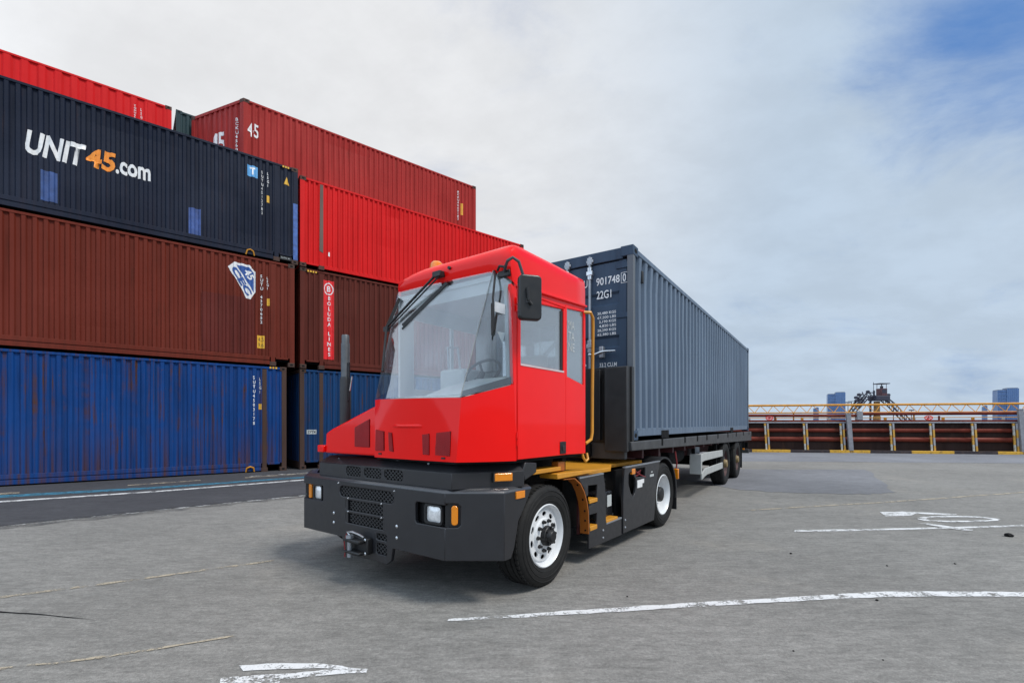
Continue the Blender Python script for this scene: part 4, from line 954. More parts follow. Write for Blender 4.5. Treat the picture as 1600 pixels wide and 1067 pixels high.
# ---- lower bumper
zb, zt = 0.375, 0.905
bp = MB()
fy0, fy1 = 0.375, TW-0.375
outer = [(fy0, zb), (1.00, zb), (1.02, 0.265), (1.08, 0.225), (1.64, 0.225), (1.70, 0.265), (1.74, zb), (fy1, zb), (fy1, 0.685), (2.06, 0.685), (2.06, 0.835), (fy1, 0.835), (fy1, zt), (fy0, zt), (fy0, 0.81), (0.70, 0.81), (0.715, 0.79), (0.715, 0.655), (0.70, 0.635), (fy0, 0.635)]
holes = [rrect(0.985, 1.775, 0.760, 0.862, 0.045), rrect(1.10, 1.68, 0.638, 0.735, 0.02), rrect(1.10, 1.68, 0.518, 0.612, 0.02),
         rrect(1.08, 1.22, 0.425, 0.478, 0.012), rrect(1.08, 1.22, 0.30, 0.395, 0.02), circ(1.60, 0.335, 0.045, 0.06, 14)]
bp.platex(outer, holes, -0.80, -0.765)
cl = math.hypot(0.28, 0.375); ce1 = (0.28/cl, -0.375/cl)
def chamfer(mir):
    O = (-0.80, fy0, 0) if not mir else (-0.80, fy1, 0)
    e1 = (ce1[0], ce1[1], 0) if not mir else (ce1[0], -ce1[1], 0)
    n = (0.375/cl, 0.28/cl, 0) if not mir else (0.375/cl, -0.28/cl, 0)
    zl, zh = (0.635, 0.825) if not mir else (0.685, 0.835)
    return bp.plate([(0, zb), (cl, zb), (cl, zt), (0, zt), (0, zh), (0.10, zh), (0.125, zh-0.02), (0.125, zl+0.02), (0.10, zl), (0, zl)], (), O, e1, (0, 0, 1), n, 0, 0.035)
chamfer(False); chamfer(True)
sidep = [(-0.52, zb), (-0.43, zb), (-0.385, 0.46), (-0.33, 0.66), (-0.215, 0.80), (-0.145, zt), (-0.52, zt)]
bp.platey(sidep, (), 0.0, 0.035); bp.platey(sidep, (), TW-0.035, TW)
# rolled top lip
lip = [(-0.145, 0.0), (-0.52, 0.0), (-0.80, fy0), (-0.80, fy1), (-0.52, TW), (-0.145, TW)]
def inset_plan(d): return [(-0.145, d), (-0.52+d*0.35, d), (-0.80+d, fy0+d*0.35), (-0.80+d, fy1-d*0.35), (-0.52+d*0.35, TW-d), (-0.145, TW-d)]
def ring(d, z): return [(x, y, z) for x, y in inset_plan(d)]
bumper = bp.build('bumper', M['grey'], truck, bevel=0.006)
lp = MB(); lp.loft([ring(0.0, zt-0.001), ring(0.006, zt+0.010), ring(0.040, zt+0.030), ring(0.055, zt+0.033), ring(0.12, zt+0.033)], cap=False, close=False); lp.build('bumper_lip', mat('highlight_edge_paint', (0.045, 0.045, 0.050), 0.32, coat=0.5), bumper)  # lip colour lightened to paint in the sky highlight along the edge
mb = MB(); mb.box(-0.76, -0.735, 0.73, 2.04, 0.40, 0.90); mb.box(-0.76, -0.745, 1.05, 1.70, 0.27, 0.40); mb.build('bumper_backing', M['dark'], truck)
P3 = lambda x: (lambda p, q, d: (x+d, p, q))
for (a, b, c, d) in ((0.99, 1.77, 0.762, 0.86), (1.14, 1.62, 0.640, 0.733), (1.14, 1.62, 0.520, 0.610), (1.08, 1.22, 0.425, 0.478), (1.08, 1.22, 0.302, 0.393)):
    lattice(MB(), a, b, c, d, 0.050, 0.0085, P3(-0.785), 0.75).build('grille_mesh', M['mesh'], bumper, smooth=0)
for a, b in ((0.638, 0.735), (0.518, 0.612)):
    MB().box(-0.797, -0.77, 1.10, 1.135, a, b).build('grille_stile', M['grey'], bumper); MB().box(-0.797, -0.77, 1.645, 1.68, a, b).build('grille_stile', M['grey'], bumper)
def bolt(x, y, z, r_, par, m=M['chrome']): MB().lathe([(0.0, -0.008), (r_*0.6, -0.007), (r_, -0.002), (r_, 0.004)], (x, y, z), 10, 'x').build('bolt', m, par)
for y, z in ((1.793, 0.882), (0.975, 0.874), (1.639, 0.751), (1.149, 0.746), (1.639, 0.626), (1.149, 0.622)): bolt(-0.801, y, z, 0.009, bumper)
for y, z in ((1.868, 0.587), (1.868, 0.495), (0.944, 0.575), (0.944, 0.477)): bolt(-0.802, y, z, 0.0155, bumper)
# towing hitch with pin and chain
hit = MB(); hit.box(-0.86, -0.80, 1.27, 1.56, 0.285, 0.43); hit.box(-0.93, -0.86, 1.30, 1.52, 0.385, 0.42); hit.box(-0.93, -0.86, 1.30, 1.52, 0.285, 0.315)
hitch = hit.build('towing_hitch', M['black'], truck, bevel=0.012)
MB().lathe([(0, 0.25), (0.022, 0.25), (0.022, 0.42), (0.034, 0.42), (0.034, 0.445), (0, 0.45)], (-0.90, 1.47, 0), 14, 'z').build('pin', M['steel'], hitch)
MB().tube([(-0.90, 1.47, 0.445), (-0.91, 1.49, 0.475), (-0.91, 1.42, 0.485), (-0.88, 1.36, 0.462), (-0.86, 1.32, 0.44)], 0.009, 6).build('pin_handle', M['chrome'], hitch)
MB().tube([(-0.91, 1.50, 0.46), (-0.925, 1.515, 0.38), (-0.92, 1.51, 0.30), (-0.92, 1.515, 0.245)], 0.006, 6).build('chain', M['redwire'], hitch)
for i in range(5): MB().tube([(-0.81, 1.575+0.012*math.sin(i), 0.39-i*0.022), (-0.818, 1.585, 0.38-i*0.022)], 0.009, 6).build('chain_link', M['chrome'], hitch)
for z in (0.30, 0.42): bolt(-0.868, 1.29, z, 0.014, hitch)
# headlights and front indicators
def headlight(y0, y1, z0, z1, hx, box, ind):
    c = MB(); c.box(-0.735, -0.69, box[0], box[1], z0-0.05, z1+0.05)
    h = c.build('headlight', M['black'], truck)
    b = MB(); b.platex(rrect(y0-0.018, y1+0.018, z0-0.017, z1+0.017, 0.03), [rrect(y0, y1, z0, z1, 0.025)], hx-0.017, -0.735); b.build('bezel', M['black'], h)
    l = MB(); n = 8; rows = []
    for i in range(n+1):
        row = []
        for j in range(n+1):
            u, v = i/n*2-1, j/n*2-1
            row.append((hx-0.012*(1-u*u)*(1-v*v), (y0+y1)/2+u*(y1-y0)/2, (z0+z1)/2+v*(z1-z0)/2))
        rows.append(l.verts(row))
    for i in range(n):
        for j in range(n): l.face([rows[i][j], rows[i+1][j], rows[i+1][j+1], rows[i][j+1]])
    l.build('lens', M['lens'], h)
    return h
h = headlight(0.43, 0.60, 0.662, 0.788, -0.775, (0.34, 0.735), None)
nn = Vector((0.375/cl, 0.28/cl, 0))
MB().plate(rrect(0.0, 0.135, 0.635, 0.825, 0.01), (), (-0.80, fy0, 0), (ce1[0], ce1[1], 0), (0, 0, 1), nn, 0.03, 0.06).build('housing', M['black'], h)
MB().plate(rrect(0.050, 0.102, 0.652, 0.808, 0.024), (), (-0.80, fy0, 0), (ce1[0], ce1[1], 0), (0, 0, 1), nn, 0.004, 0.03).build('indicator', M['amber'], h, bevel=0.006)
h = headlight(2.105, 2.235, 0.697, 0.822, -0.775, (2.05, 2.40), None)
MB().platex(rrect(2.285, 2.335, 0.690, 0.832, 0.012), (), -0.79, -0.735).build('indicator', M['amber'], h, bevel=0.006)
MB().plate(rrect(0.145, 0.265, 0.842, 0.902, 0.004), (), (-0.52, 0, 0), (1, 0, 0), (0, 0, 1), (0, 1, 0), -0.012, 0.004).build('side_reflector', M['amber'], truck, bevel=0.003)

# ---- upper bumper (cowl) with three mesh windows
def uring(d, z): return [(-0.25+d*0.2, 0.0+d, z), (-0.27, 0.0+d, z), (-0.77+d, 0.33+d*0.6, z), (-0.77+d, 2.17-d*0.6, z), (-0.27, TC-d, z), (-0.25+d*0.2, TC-d, z)]
ub = MB(); ub.loft([uring(0.03, 0.925), uring(0.03, 0.93), uring(0.03, 1.060)], cap=False)
u0, u1 = uring(0.0, 0.932), uring(0.0, 1.062)
ub.platex([(0.33, 0.932), (2.17, 0.932), (2.17, 1.062), (0.33, 1.062)], [rrect(1.49, 1.715, 0.958, 1.048, 0.03), rrect(1.195, 1.44, 0.958, 1.048, 0.03), rrect(0.905, 1.15, 0.958, 1.048, 0.03)], -0.77, -0.75)
for mir in (0, 1):
    ym = (lambda y: y) if not mir else (lambda y: TC-y)
    q = [(-0.77, ym(0.33)), (-0.27, ym(0.0)), (-0.25, ym(0.0)), (-0.25, ym(0.02)), (-0.265, ym(0.02)), (-0.75, ym(0.345))]
    ub.platez(q, (), 0.932, 1.062)
ub.loft([uring(0.0, 1.0625), uring(0.085, 1.128), uring(0.12, 1.130), uring(0.3, 1.131)], cap=True)
ubo = ub.build('upper_bumper', M['grey'], truck, bevel=0.004)
MB().box(-0.748, -0.742, 0.4, 2.0, 0.935, 1.058).build('mesh_backing', M['dark'], truck)
for a, b in ((1.495, 1.71), (1.20, 1.435), (0.91, 1.145)): lattice(MB(), a, b, 0.96, 1.046, 0.046, 0.0085, P3(-0.762), 0.75).build('grille_mesh', M['mesh'], ubo, smooth=0)
for y, zz_ in ((1.93, 1.10), (1.05, 1.125), (0.66, 1.112)): MB().lathe([(0.012, 0.0), (0.012, 0.012), (0, 0.014)], (-0.70, y, zz_), 8, 'z').build('bolt', M['steel'], ubo)
cl2 = math.hypot(0.5, 0.33)
MB().plate(rrect(0.345, 0.50, 0.985, 1.052, 0.008), (), (-0.77, 0.33, 0), (0.5/cl2, -0.33/cl2, 0), (0, 0, 1), (-0.33/cl2, -0.5/cl2, 0), -0.002, 0.028).build('side_indicator', M['amber'], truck, bevel=0.008)
MB().plate(rrect(0.335, 0.36, 0.98, 1.056, 0.004), (), (-0.77, 0.33, 0), (0.5/cl2, -0.33/cl2, 0), (0, 0, 1), (-0.33/cl2, -0.5/cl2, 0), -0.002, 0.024).build('indicator_socket', M['black'], truck)
# dark wedge block behind the cowl (mudguard front)
MB().platey([(-0.255, 1.05), (-0.225, 0.975), (-0.05, 1.03), (-0.045, 1.115), (-0.22, 1.13)], (), 0.01, 0.30).build('mudguard_block', M['grey'], truck, bevel=0.01)

# ---- hood over the engine on the far side
hp = [(1.285, 1.158), (2.10, 1.158), (2.085, 1.355), (1.98, 1.40), (1.33, 1.605), (1.285, 1.612)]
hood = MB().platex(hp, (), -0.752, 0.65).build('hood', M['red'], truck, bevel=0.018, seg=3)
MB().box(-0.775, 0.65, 2.095, 2.20, 1.165, 1.235).build('hood_ledge', M['red'], hood, bevel=0.008)
vent_poly = [(1.375, 1.235), (1.60, 1.235), (1.60, 1.415), (1.375, 1.495)]
def vent(poly, fxn, par, name='air_vent'):
    b = MB()
    o_ = b.verts([(fxn(*p)-0.0025, p[0], p[1]) for p in poly]); i_ = b.verts([(fxn(*p)+0.004, p[0], p[1]) for p in poly])
    b.face(o_); n_ = len(poly)
    for k in range(n_): b.face([o_[k], o_[(k+1) % n_], i_[(k+1) % n_], i_[k]])
    b = b.build(name, M['dark'], par, smooth=0)
    ys = [p[0] for p in poly]; zs = [p[1] for p in poly]
    lt = MB(); lattice(lt, min(ys)+0.004, max(ys)-0.004, min(zs)+0.003, max(zs)-0.003, 0.021, 0.0065, lambda p, q, d: (fxn(p, q)-0.006+d, p, q), 0.75)
    cy = sum(ys)/len(ys); cz_ = sum(zs)/len(zs)
    for i in range(len(poly)):                      # trim the lattice to the sloped outline
        a = Vector((0, *poly[i])); c = Vector((0, *poly[(i+1) % len(poly)])); d = c-a; n = Vector((0, d.z, -d.y))
        if n.dot(Vector((0, cy, cz_))-a) > 0: n = -n
        bmesh.ops.bisect_plane(lt.bm, geom=lt.bm.verts[:]+lt.bm.edges[:]+lt.bm.faces[:], plane_co=a, plane_no=n, clear_outer=True)
    lt.build('vent_mesh', M['redmesh'], b, smooth=0)
vent(vent_poly, lambda y, z: -0.7525, hood)
MB().lathe([(0.046, 1.25), (0.046, 2.30), (0.040, 2.32), (0.040, 2.39), (0.034, 2.40)], (-0.45, 2.20, 0), 16, 'z').build('exhaust_pipe', M['steel'] if False else mat('dull_grey_exhaust', (0.10, 0.11, 0.12), 0.5, 0.4, var=0.25), truck)
ex = MB(); ex.lathe([(0.058, 1.20), (0.058, 1.92), (0.049, 1.95)], (-0.45, 2.20, 0), 18, 'z'); ex.build('exhaust_shield', mat('dark_exhaust_shield', (0.030, 0.032, 0.036), 0.5, 0.3), truck)
MB().tube([(-0.45, 2.12, 1.80), (-0.45, 2.08, 1.95)], 0.008, 6).build('exhaust_clamp', M['chrome'], truck)
MB().box(-0.46, -0.44, 2.13, 2.16, 1.7, 2.1).build('exhaust_bracket', M['grey'], truck)

# ---- cab
XF, XD, XQ, XR = -0.77, -0.352, 0.43, 0.83
FY0, FY1 = 0.28, 1.285
def lerp(a, b, t): return a+(b-a)*t
# front panel: slightly bowed out, with a crisp belt line under the windscreen
fp = MB(); rows = []
NS, NT = 8, 16
for i in range(NS+1):
    s = i/NS; row = []
    for j in range(NT+1):
        t_ = j/NT; bow = (1-(2*t_-1)**2)
        y = lerp(lerp(FY0, 0.245, s), lerp(FY1, 1.30, s), t_)
        x = lerp(XF, -0.752, s)-bow*lerp(0.012, 0.060, s)
        z = lerp(1.150, lerp(1.652, 1.668, t_), s)
        row.append((x, y, z))
    rows.append(fp.verts(row))
for i in range(NS):
    for j in range(NT): fp.face([rows[i][j], rows[i][j+1], rows[i+1][j+1], rows[i+1][j]])
cap_row = fp.verts([(lerp(XF, -0.752, 1)-(1-(2*j/NT-1)**2)*0.03+0.05, lerp(0.245, 1.30, j/NT)*0.985+0.012, lerp(1.652, 1.668, j/NT)+0.006) for j in range(NT+1)])
for j in range(NT): fp.face([rows[NS][j], rows[NS][j+1], cap_row[j+1], cap_row[j]])
front = fp.build('front_panel', M['red'], truck, smooth=30)
def fx(y, z):
    s = (z-1.15)/0.51; t_ = (y-lerp(FY0, 0.245, s))/(lerp(FY1, 1.30, s)-lerp(FY0, 0.245, s)); return lerp(XF, -0.752, s)-(1-(2*t_-1)**2)*lerp(0.012, 0.060, s)
for poly in ([(1.135, 1.213), (1.272, 1.208), (1.272, 1.398), (1.135, 1.384)], [(1.006, 1.208), (1.062, 1.214), (1.070, 1.377), (1.022, 1.372)], [(0.565, 1.198), (0.638, 1.200), (0.634, 1.362), (0.557, 1.370)], [(0.345, 1.196), (0.498, 1.200), (0.478, 1.378), (0.335, 1.392)]):
    vent(poly, fx, front)
sc = MB(); rows = []
for i in range(11):
    a = i/10; row = []
    for j in range(9):
        b = j/8; y = lerp(0.64, 1.00, a); z = lerp(1.415, 1.447, b)
        row.append((fx(y, z)-0.016*(math.sin(math.pi*a)**0.5)*math.sin(math.pi*b), y, z))
    rows.append(sc.verts(row))
for i in range(10):
    for j in range(8): sc.face([rows[i][j], rows[i+1][j], rows[i+1][j+1], rows[i][j+1]])
sc.build('hood_grip', M['red'], front, smooth=60)
for y, z in ((1.20, 1.185), (0.415, 1.178)): MB().box(fx(y, z)-0.006, fx(y, z)+0.002, y-0.02, y+0.02, z-0.007, z+0.007).build('latch', M['black'], front)
# corner panel under the corner window
A, Bp, B2p, A2p = (XF, FY0, 1.150), (-0.362, 0.0, 1.150), (-0.398, 0.0, 1.768), (-0.752, 0.245, 1.652)
nn = (Vector(Bp)-Vector(A)).cross(Vector(A2p)-Vector(A)); nn = nn if nn.y > 0 else -nn
mb = MB(); N_ = 8; rows = []
for i in range(N_+1):
    row = []
    for j in range(N_+1):
        s, t_ = i/N_, j/N_
        lo_ = Vector(A).lerp(Vector(Bp), t_); hi_ = Vector(A2p).lerp(Vector(B2p), t_)
        p = lo_.lerp(hi_, s); bow = (1-(2*t_-1)**2)*0.022
        row.append((p.x-bow*0.5, p.y-bow*0.8, p.z))
    rows.append(mb.verts(row))
for i in range(N_):
    for j in range(N_): mb.face([rows[i][j], rows[i][j+1], rows[i+1][j+1], rows[i+1][j]])
cpn = mb.build('corner_panel', M['red'], truck, smooth=40)
# front pillar beside the door
MB().platey([(-0.398, 1.768), (-0.362, 1.155), (-0.357, 1.155), (-0.357, 2.54), (-0.43, 2.57)], (), 0.0, 0.035).build('front_pillar', M['red'], truck, bevel=0.004)
MB().platey([(-0.44, 2.56), (-0.405, 1.775), (-0.380, 1.775), (-0.40, 2.53)], (), 0.037, 0.07).build('pillar_trim', M['interior'], truck)
# door
door_out = [(XD+0.003, 1.158), (XQ-0.005, 1.158), (XQ-0.005, 2.535), (XD+0.003, 2.520)]
win = [(-0.305, 1.945), (0.384, 1.945), (0.384, 2.522), (-0.305, 2.466)]
door = MB().platey(door_out, [win], -0.004, 0.026).build('door', M['red'], truck, bevel=0.005)
MB().platey(win, (), 0.012, 0.018).build('door_window', M['doorg'], door, smooth=0)
seal = MB().platey([(-0.318, 1.932), (0.397, 1.932), (0.397, 2.534), (-0.318, 2.478)], [[(-0.298, 1.952), (0.377, 1.952), (0.377, 2.514), (-0.298, 2.459)]], 0.018, 0.032).build('window_seal', M['frame'], door)
MB().box(0.345, 0.384, 0.005, 0.012, 1.95, 2.50).build('window_bar', M['frame'], door)
MB().box(-0.31, 0.388, -0.008, -0.002, 1.928, 1.944).build('window_sill', M['chrome'] if False else mat('pale_window_trim', (0.60, 0.50, 0.50), 0.35), door)
lk = MB().box(0.315, 0.42, -0.012, -0.003, 1.172, 1.285).build('door_lock', M['black'], door, bevel=0.006)
MB().box(0.345, 0.378, -0.020, -0.012, 1.20, 1.25).build('latch', M['grey'], lk, bevel=0.004)
for z in (1.27, 1.33, 2.36, 2.42): MB().lathe([(0.0, 0.0), (0.012, 0.0), (0.012, 0.05), (0.0, 0.05)], (-0.358, -0.008, z), 8, 'z').build('hinge', M['red'], door)
# rear quarter panel
rq = MB().platey([(XQ, 1.158), (XR, 1.150), (XR, 2.60), (XQ, 2.575)], [[(0.458, 1.900), (0.792, 1.838), (0.792, 2.572), (0.458, 2.545)]], 0.0, 0.03).build('rear_quarter_panel', M['red'], truck, bevel=0.005)
rw = MB().platey([(0.458, 1.900), (0.792, 1.838), (0.792, 2.572), (0.458, 2.545)], (), 0.012, 0.018).build('quarter_window', M['doorg'], rq, smooth=0)
MB().platey([(0.445, 1.887), (0.805, 1.825), (0.805, 2.588), (0.445, 2.558)], [[(0.466, 1.912), (0.784, 1.855), (0.784, 2.562), (0.466, 2.538)]], 0.018, 0.03).build('window_seal', M['frame'], rq)
for i, tx in enumerate(('MA', 'TA', 'NE')):
    bm = fit(text_bm(tx, bold=0.0), 0.50, 0.62, 2.36-i*0.105, 2.44-i*0.105); put_flat(bm, 'lettering', M['faintw'], rq, lambda p, q, d: (p, 0.010, q))
# strip above the door and windows
MB().platey([(XD-0.01, 2.532), (XQ, 2.545), (XR, 2.61), (XR, 2.64), (-0.36, 2.60)], (), 0.004, 0.03).build('door_header', M['red'], truck, bevel=0.004)
MB().platey([(XD-0.02, 2.560), (XR+0.005, 2.625), (XR+0.005, 2.645), (XD-0.02, 2.580)], (), -0.018, 0.004).build('rain_gutter', M['red'], truck, bevel=0.005)
# roof
rf = MB()
pl = [(-0.385, lerp(1.38, 0.26, k/7), lerp(2.735, 2.715, k/7)) for k in range(8)]
pl += [(-0.393, 0.15, 2.685), (-0.402, 0.06, 2.635), (-0.395, 0.012, 2.595), (-0.36, 0.0, 2.575)]
pl += [(lerp(-0.28, 0.82, k/6), 0.0, lerp(2.575, 2.64, k/6)) for k in range(7)]
pl += [(0.845, 0.02, 2.64)]+[(0.85, lerp(0.12, 1.33, k/4), 2.64) for k in range(5)]+[(0.845, 1.42, 2.64)]
pl += [(lerp(0.82, -0.25, k/6), 1.44, lerp(2.62, 2.66, k/6)) for k in range(7)]+[(-0.35, 1.43, 2.70)]
lev = [(0.0, 0.0, 0.0), (-0.022, 0.22, 0.0), (-0.032, 0.45, 0.0), (-0.022, 0.65, 0.002), (0.008, 0.80, 0.008), (0.052, 0.905, 0.026), (0.105, 0.965, 0.060), (0.17, 0.99, 0.12), (0.26, 1.0, 0.20)]
rings = []
for f, h, g in lev:
    rr = []
    for x, y, zl in pl:
        tf = max(0.0, (0.85-x)/1.25)
        # the near front corner rolls back as it rises
        zt_ = 2.945-0.012*max(0, (x-0.2)/0.65)-0.085*max(0.0, min(1.0, (y-0.98)/0.46))**2*max(0, min(1, (0.6-x)/0.6))
        rr.append((x+f*tf if f < 0 else x+f*tf*1.05, 0.72+(y-0.72)*(1-g/0.72), zl+(zt_-zl)*h))
    rings.append(rr)
rf.loft(rings, cap=False); v_top = None
rf.bm.verts.ensure_lookup_table(); n_ = len(pl); rf.face([rf.bm.verts[len(rf.bm.verts)-n_+i] for i in range(n_)])
roof = rf.build('roof', M['red'], truck, smooth=48)
MB().platey([(0.79, 2.905), (0.87, 2.86), (0.885, 2.80), (0.86, 2.80), (0.80, 2.87)], (), 0.03, 1.40).build('rear_lip', M['red'], roof, bevel=0.008)
bc = MB().lathe([(0.075, 2.88), (0.075, 2.965), (0.0, 2.965)], (-0.08, 1.20, 0), 20, 'z').build('beacon', M['black'], truck)
MB().lathe([(0.068, 2.965), (0.067, 3.03), (0.060, 3.062), (0.040, 3.08), (0.0, 3.085)], (-0.08, 1.20, 0), 20, 'z').build('beacon_lens', M['amber'], bc)
# windscreen: bowed pane
def pane(c00, c10, c11, c01, bow0, bow1, th, n=14, m_=8, nx=(-1, 0, 0)):
    mb = MB(); sides = []
    for k in (0, th):
        rows = []
        for i in range(m_+1):
            s = i/m_; row = []
            for j in range(n+1):
                t_ = j/n; p = Vector(c00).lerp(Vector(c10), t_).lerp(Vector(c01).lerp(Vector(c11), t_), s)
                row.append(p+Vector(nx)*((1-(2*t_-1)**2)*lerp(bow0, bow1, s)-k))
            rows.append(mb.verts(row))
        for i in range(m_):
            for j in range(n): mb.face([rows[i][j], rows[i][j+1], rows[i+1][j+1], rows[i+1][j]])
        sides.append(rows)
    return mb
ws = pane((-0.752, 0.250, 1.660), (-0.752, 1.298, 1.676), (-0.388, 1.415, 2.742), (-0.388, 0.216, 2.722), 0.055, 0.012, 0.006).build('windscreen', M['screen'], truck, smooth=60)
cw = pane((-0.400, 0.004, 1.776), (-0.752, 0.243, 1.660), (-0.392, 0.212, 2.720), (-0.428, 0.004, 2.570), 0.022, 0.010, 0.006, nx=(-0.55, -0.83, 0)).build('corner_window', M['cornerg'], truck, smooth=60)
pane((-0.752, 1.30, 1.676), (-0.40, 1.43, 1.80), (-0.40, 1.43, 2.66), (-0.388, 1.417, 2.742), 0.02, 0.01, 0.006, nx=(-0.4, 0.9, 0)).build('corner_window', M['cornerg'], truck, smooth=60)
MB().tube([(-0.758, 0.247, 1.656), (-0.580, 0.231, 2.18), (-0.396, 0.214, 2.722)], 0.0038, 6).build('glass_joint', mat('grey_sealant', (0.26, 0.28, 0.28), 0.6), truck)
bt = MB(); cc = [Vector((-0.752, 0.243, 1.660)), Vector((-0.400, 0.004, 1.776))]
bt.loft([[cc[0]+Vector((0.012, 0.012, 0)), cc[1]+Vector((0.012, 0.012, 0)), cc[1]+Vector((0.012, 0.012, 0.06)), cc[0]+Vector((0.018, 0.012, 0.045))], [cc[0]+Vector((0.03, 0.03, 0)), cc[1]+Vector((0.03, 0.03, 0)), cc[1]+Vector((0.03, 0.03, 0.06)), cc[0]+Vector((0.036, 0.03, 0.045))]])
bt.build('window_border', M['frame'], cw)
tn = Vector((-0.55, -0.83, 0)).normalized()
def on_corner(p, off): return tuple(Vector(p)+tn*off)
stk = MB(); c_ = [(-0.515, 0.098, 2.425), (-0.450, 0.045, 2.405), (-0.448, 0.046, 2.325), (-0.516, 0.100, 2.345)]
stk.loft([[on_corner(p, -0.004) for p in c_], [on_corner(p, -0.0065) for p in c_]]); stk.build('sticker', M['whitep'], cw)
stk = MB(); c_ = [(-0.498, 0.085, 2.185), (-0.450, 0.045, 2.180), (-0.468, 0.06, 2.09)]
stk.loft([[on_corner(p, -0.004) for p in c_], [on_corner(p, -0.0065) for p in c_]]); stk.build('sticker', M['faintw'], cw)
# cab floor, back wall, far wall, ceiling and trim
mb = MB(); mb.platez([(-0.76, 0.30), (-0.36, 0.02), (0.82, 0.02), (0.82, 1.42), (-0.74, 1.29)], (), 1.132, 1.150); mb.build('cab_floor', M['dark'], truck)
MB().platex([(0.03, 1.15), (1.42, 1.15), (1.42, 2.66), (0.03, 2.66)], [[(0.30, 1.95), (1.15, 1.95), (1.15, 2.50), (0.30, 2.50)]], 0.79, 0.83).build('back_wall', M['dark'], truck)
MB().platex([(0.034, 1.16), (1.41, 1.16), (1.41, 2.70), (0.034, 2.70)], [[(0.32, 1.97), (1.13, 1.97), (1.13, 2.48), (0.32, 2.48)]], 0.77, 0.788).build('back_trim', M['interior'], truck)
MB().platex([(0.30, 1.95), (1.15, 1.95), (1.15, 2.50), (0.30, 2.50)], (), 0.805, 0.81).build('rear_window', M['doorg'], truck)
fw = MB(); fw.platey([(-0.38, 1.15), (0.82, 1.15), (0.82, 2.70), (-0.38, 2.70)], [[(-0.20, 1.80), (0.34, 1.80), (0.34, 2.50), (-0.20, 2.50)], [(0.38, 1.80), (0.80, 1.80), (0.80, 2.50), (0.38, 2.50)]], 1.40, 1.425)
fw.build('far_wall', M['interior'], truck)
MB().platey([(-0.20, 1.80), (0.34, 1.80), (0.34, 2.50), (-0.20, 2.50)], (), 1.41, 1.415).build('far_window', M['clear'], truck)
MB().platey([(0.38, 1.80), (0.80, 1.80), (0.80, 2.50), (0.38, 2.50)], (), 1.41, 1.415).build('far_window', M['clear'], truck)
MB().platez([(-0.36, 0.05), (0.80, 0.03), (0.80, 1.40), (-0.36, 1.40)], (), 2.66, 2.70).build('ceiling', M['interior'], truck)
MB().platex([(0.06, 2.56), (1.39, 2.56), (1.39, 2.70), (0.06, 2.70)], (), -0.345, -0.30).build('sun_visor', M['interior'], truck)
dsh = MB(); dsh.platey([(-0.745, 1.60), (-0.735, 1.668), (-0.30, 1.72), (-0.22, 1.66), (-0.22, 1.30), (-0.745, 1.30)], (), 0.27, 1.28)
dsh.build('dashboard', M['dash'], truck, bevel=0.02)
bn = MB(); bn.loft([[(-0.62, 0.34, 1.685), (-0.22, 0.10, 1.74), (-0.22, 0.62, 1.74), (-0.60, 0.88, 1.68)], [(-0.44, 0.34, 1.79), (-0.20, 0.16, 1.86), (-0.20, 0.56, 1.86), (-0.44, 0.72, 1.78)]]); bn.build('instrument_binnacle', M['dash'], truck, bevel=0.02)
for k in range(3):
    MB().plate(rrect(0, 0.14, 0, 0.05, 0.012), (), (-0.52+k*0.02, 0.62+k*0.2, 1.6985+0.0024*k), (0.1, 1, 0), (1, 0, 0.115), (0, 0, 1), 0, 0.004).build('demister_grille', M['steel'], truck)
st = [(-0.05+0.17*math.cos(a*math.pi/12)*0.5, 0.62+0.20*math.sin(a*math.pi/12), 1.93+0.17*math.cos(a*math.pi/12)*0.75) for a in range(25)]
sw_ = MB().tube(st, 0.014, 8, False).build('steering_wheel', M['black'], truck)
mb = MB(); mb.tube([(-0.22, 0.62, 1.70), (-0.05, 0.62, 1.93)], 0.03, 8)
for a in (2, 10, 18): mb.bar((-0.05, 0.62, 1.93), st[a], 0.02, 0.012)
mb.build('steering_column', M['black'], sw_)
se = MB(); se.box(0.16, 0.62, 0.35, 0.85, 1.45, 1.62); seat = se.build('seat', M['dash'], truck, bevel=0.05, seg=3)
MB().platey([(0.55, 1.55), (0.68, 1.55), (0.76, 2.16), (0.68, 2.18), (0.60, 1.95)], (), 0.38, 0.82).build('backrest', M['dash'], seat, bevel=0.04, seg=3)
MB().box(0.26, 0.50, 0.48, 0.72, 1.15, 1.45).build('seat_base', M['black'], seat)
MB().box(0.12, 0.60, 1.02, 1.36, 1.50, 2.02).build('side_console', M['dash'], truck, bevel=0.03)
MB().tube([(0.20, 1.30, 2.02), (0.18, 1.30, 2.26), (0.34, 1.30, 2.28), (0.38, 1.30, 2.02)], 0.013, 8).build('console_rail', M['steel'], truck)
MB().tube([(0.74, 1.20, 1.15), (0.74, 1.20, 2.66)], 0.045, 10).build('roll_bar', M['interior'], truck)
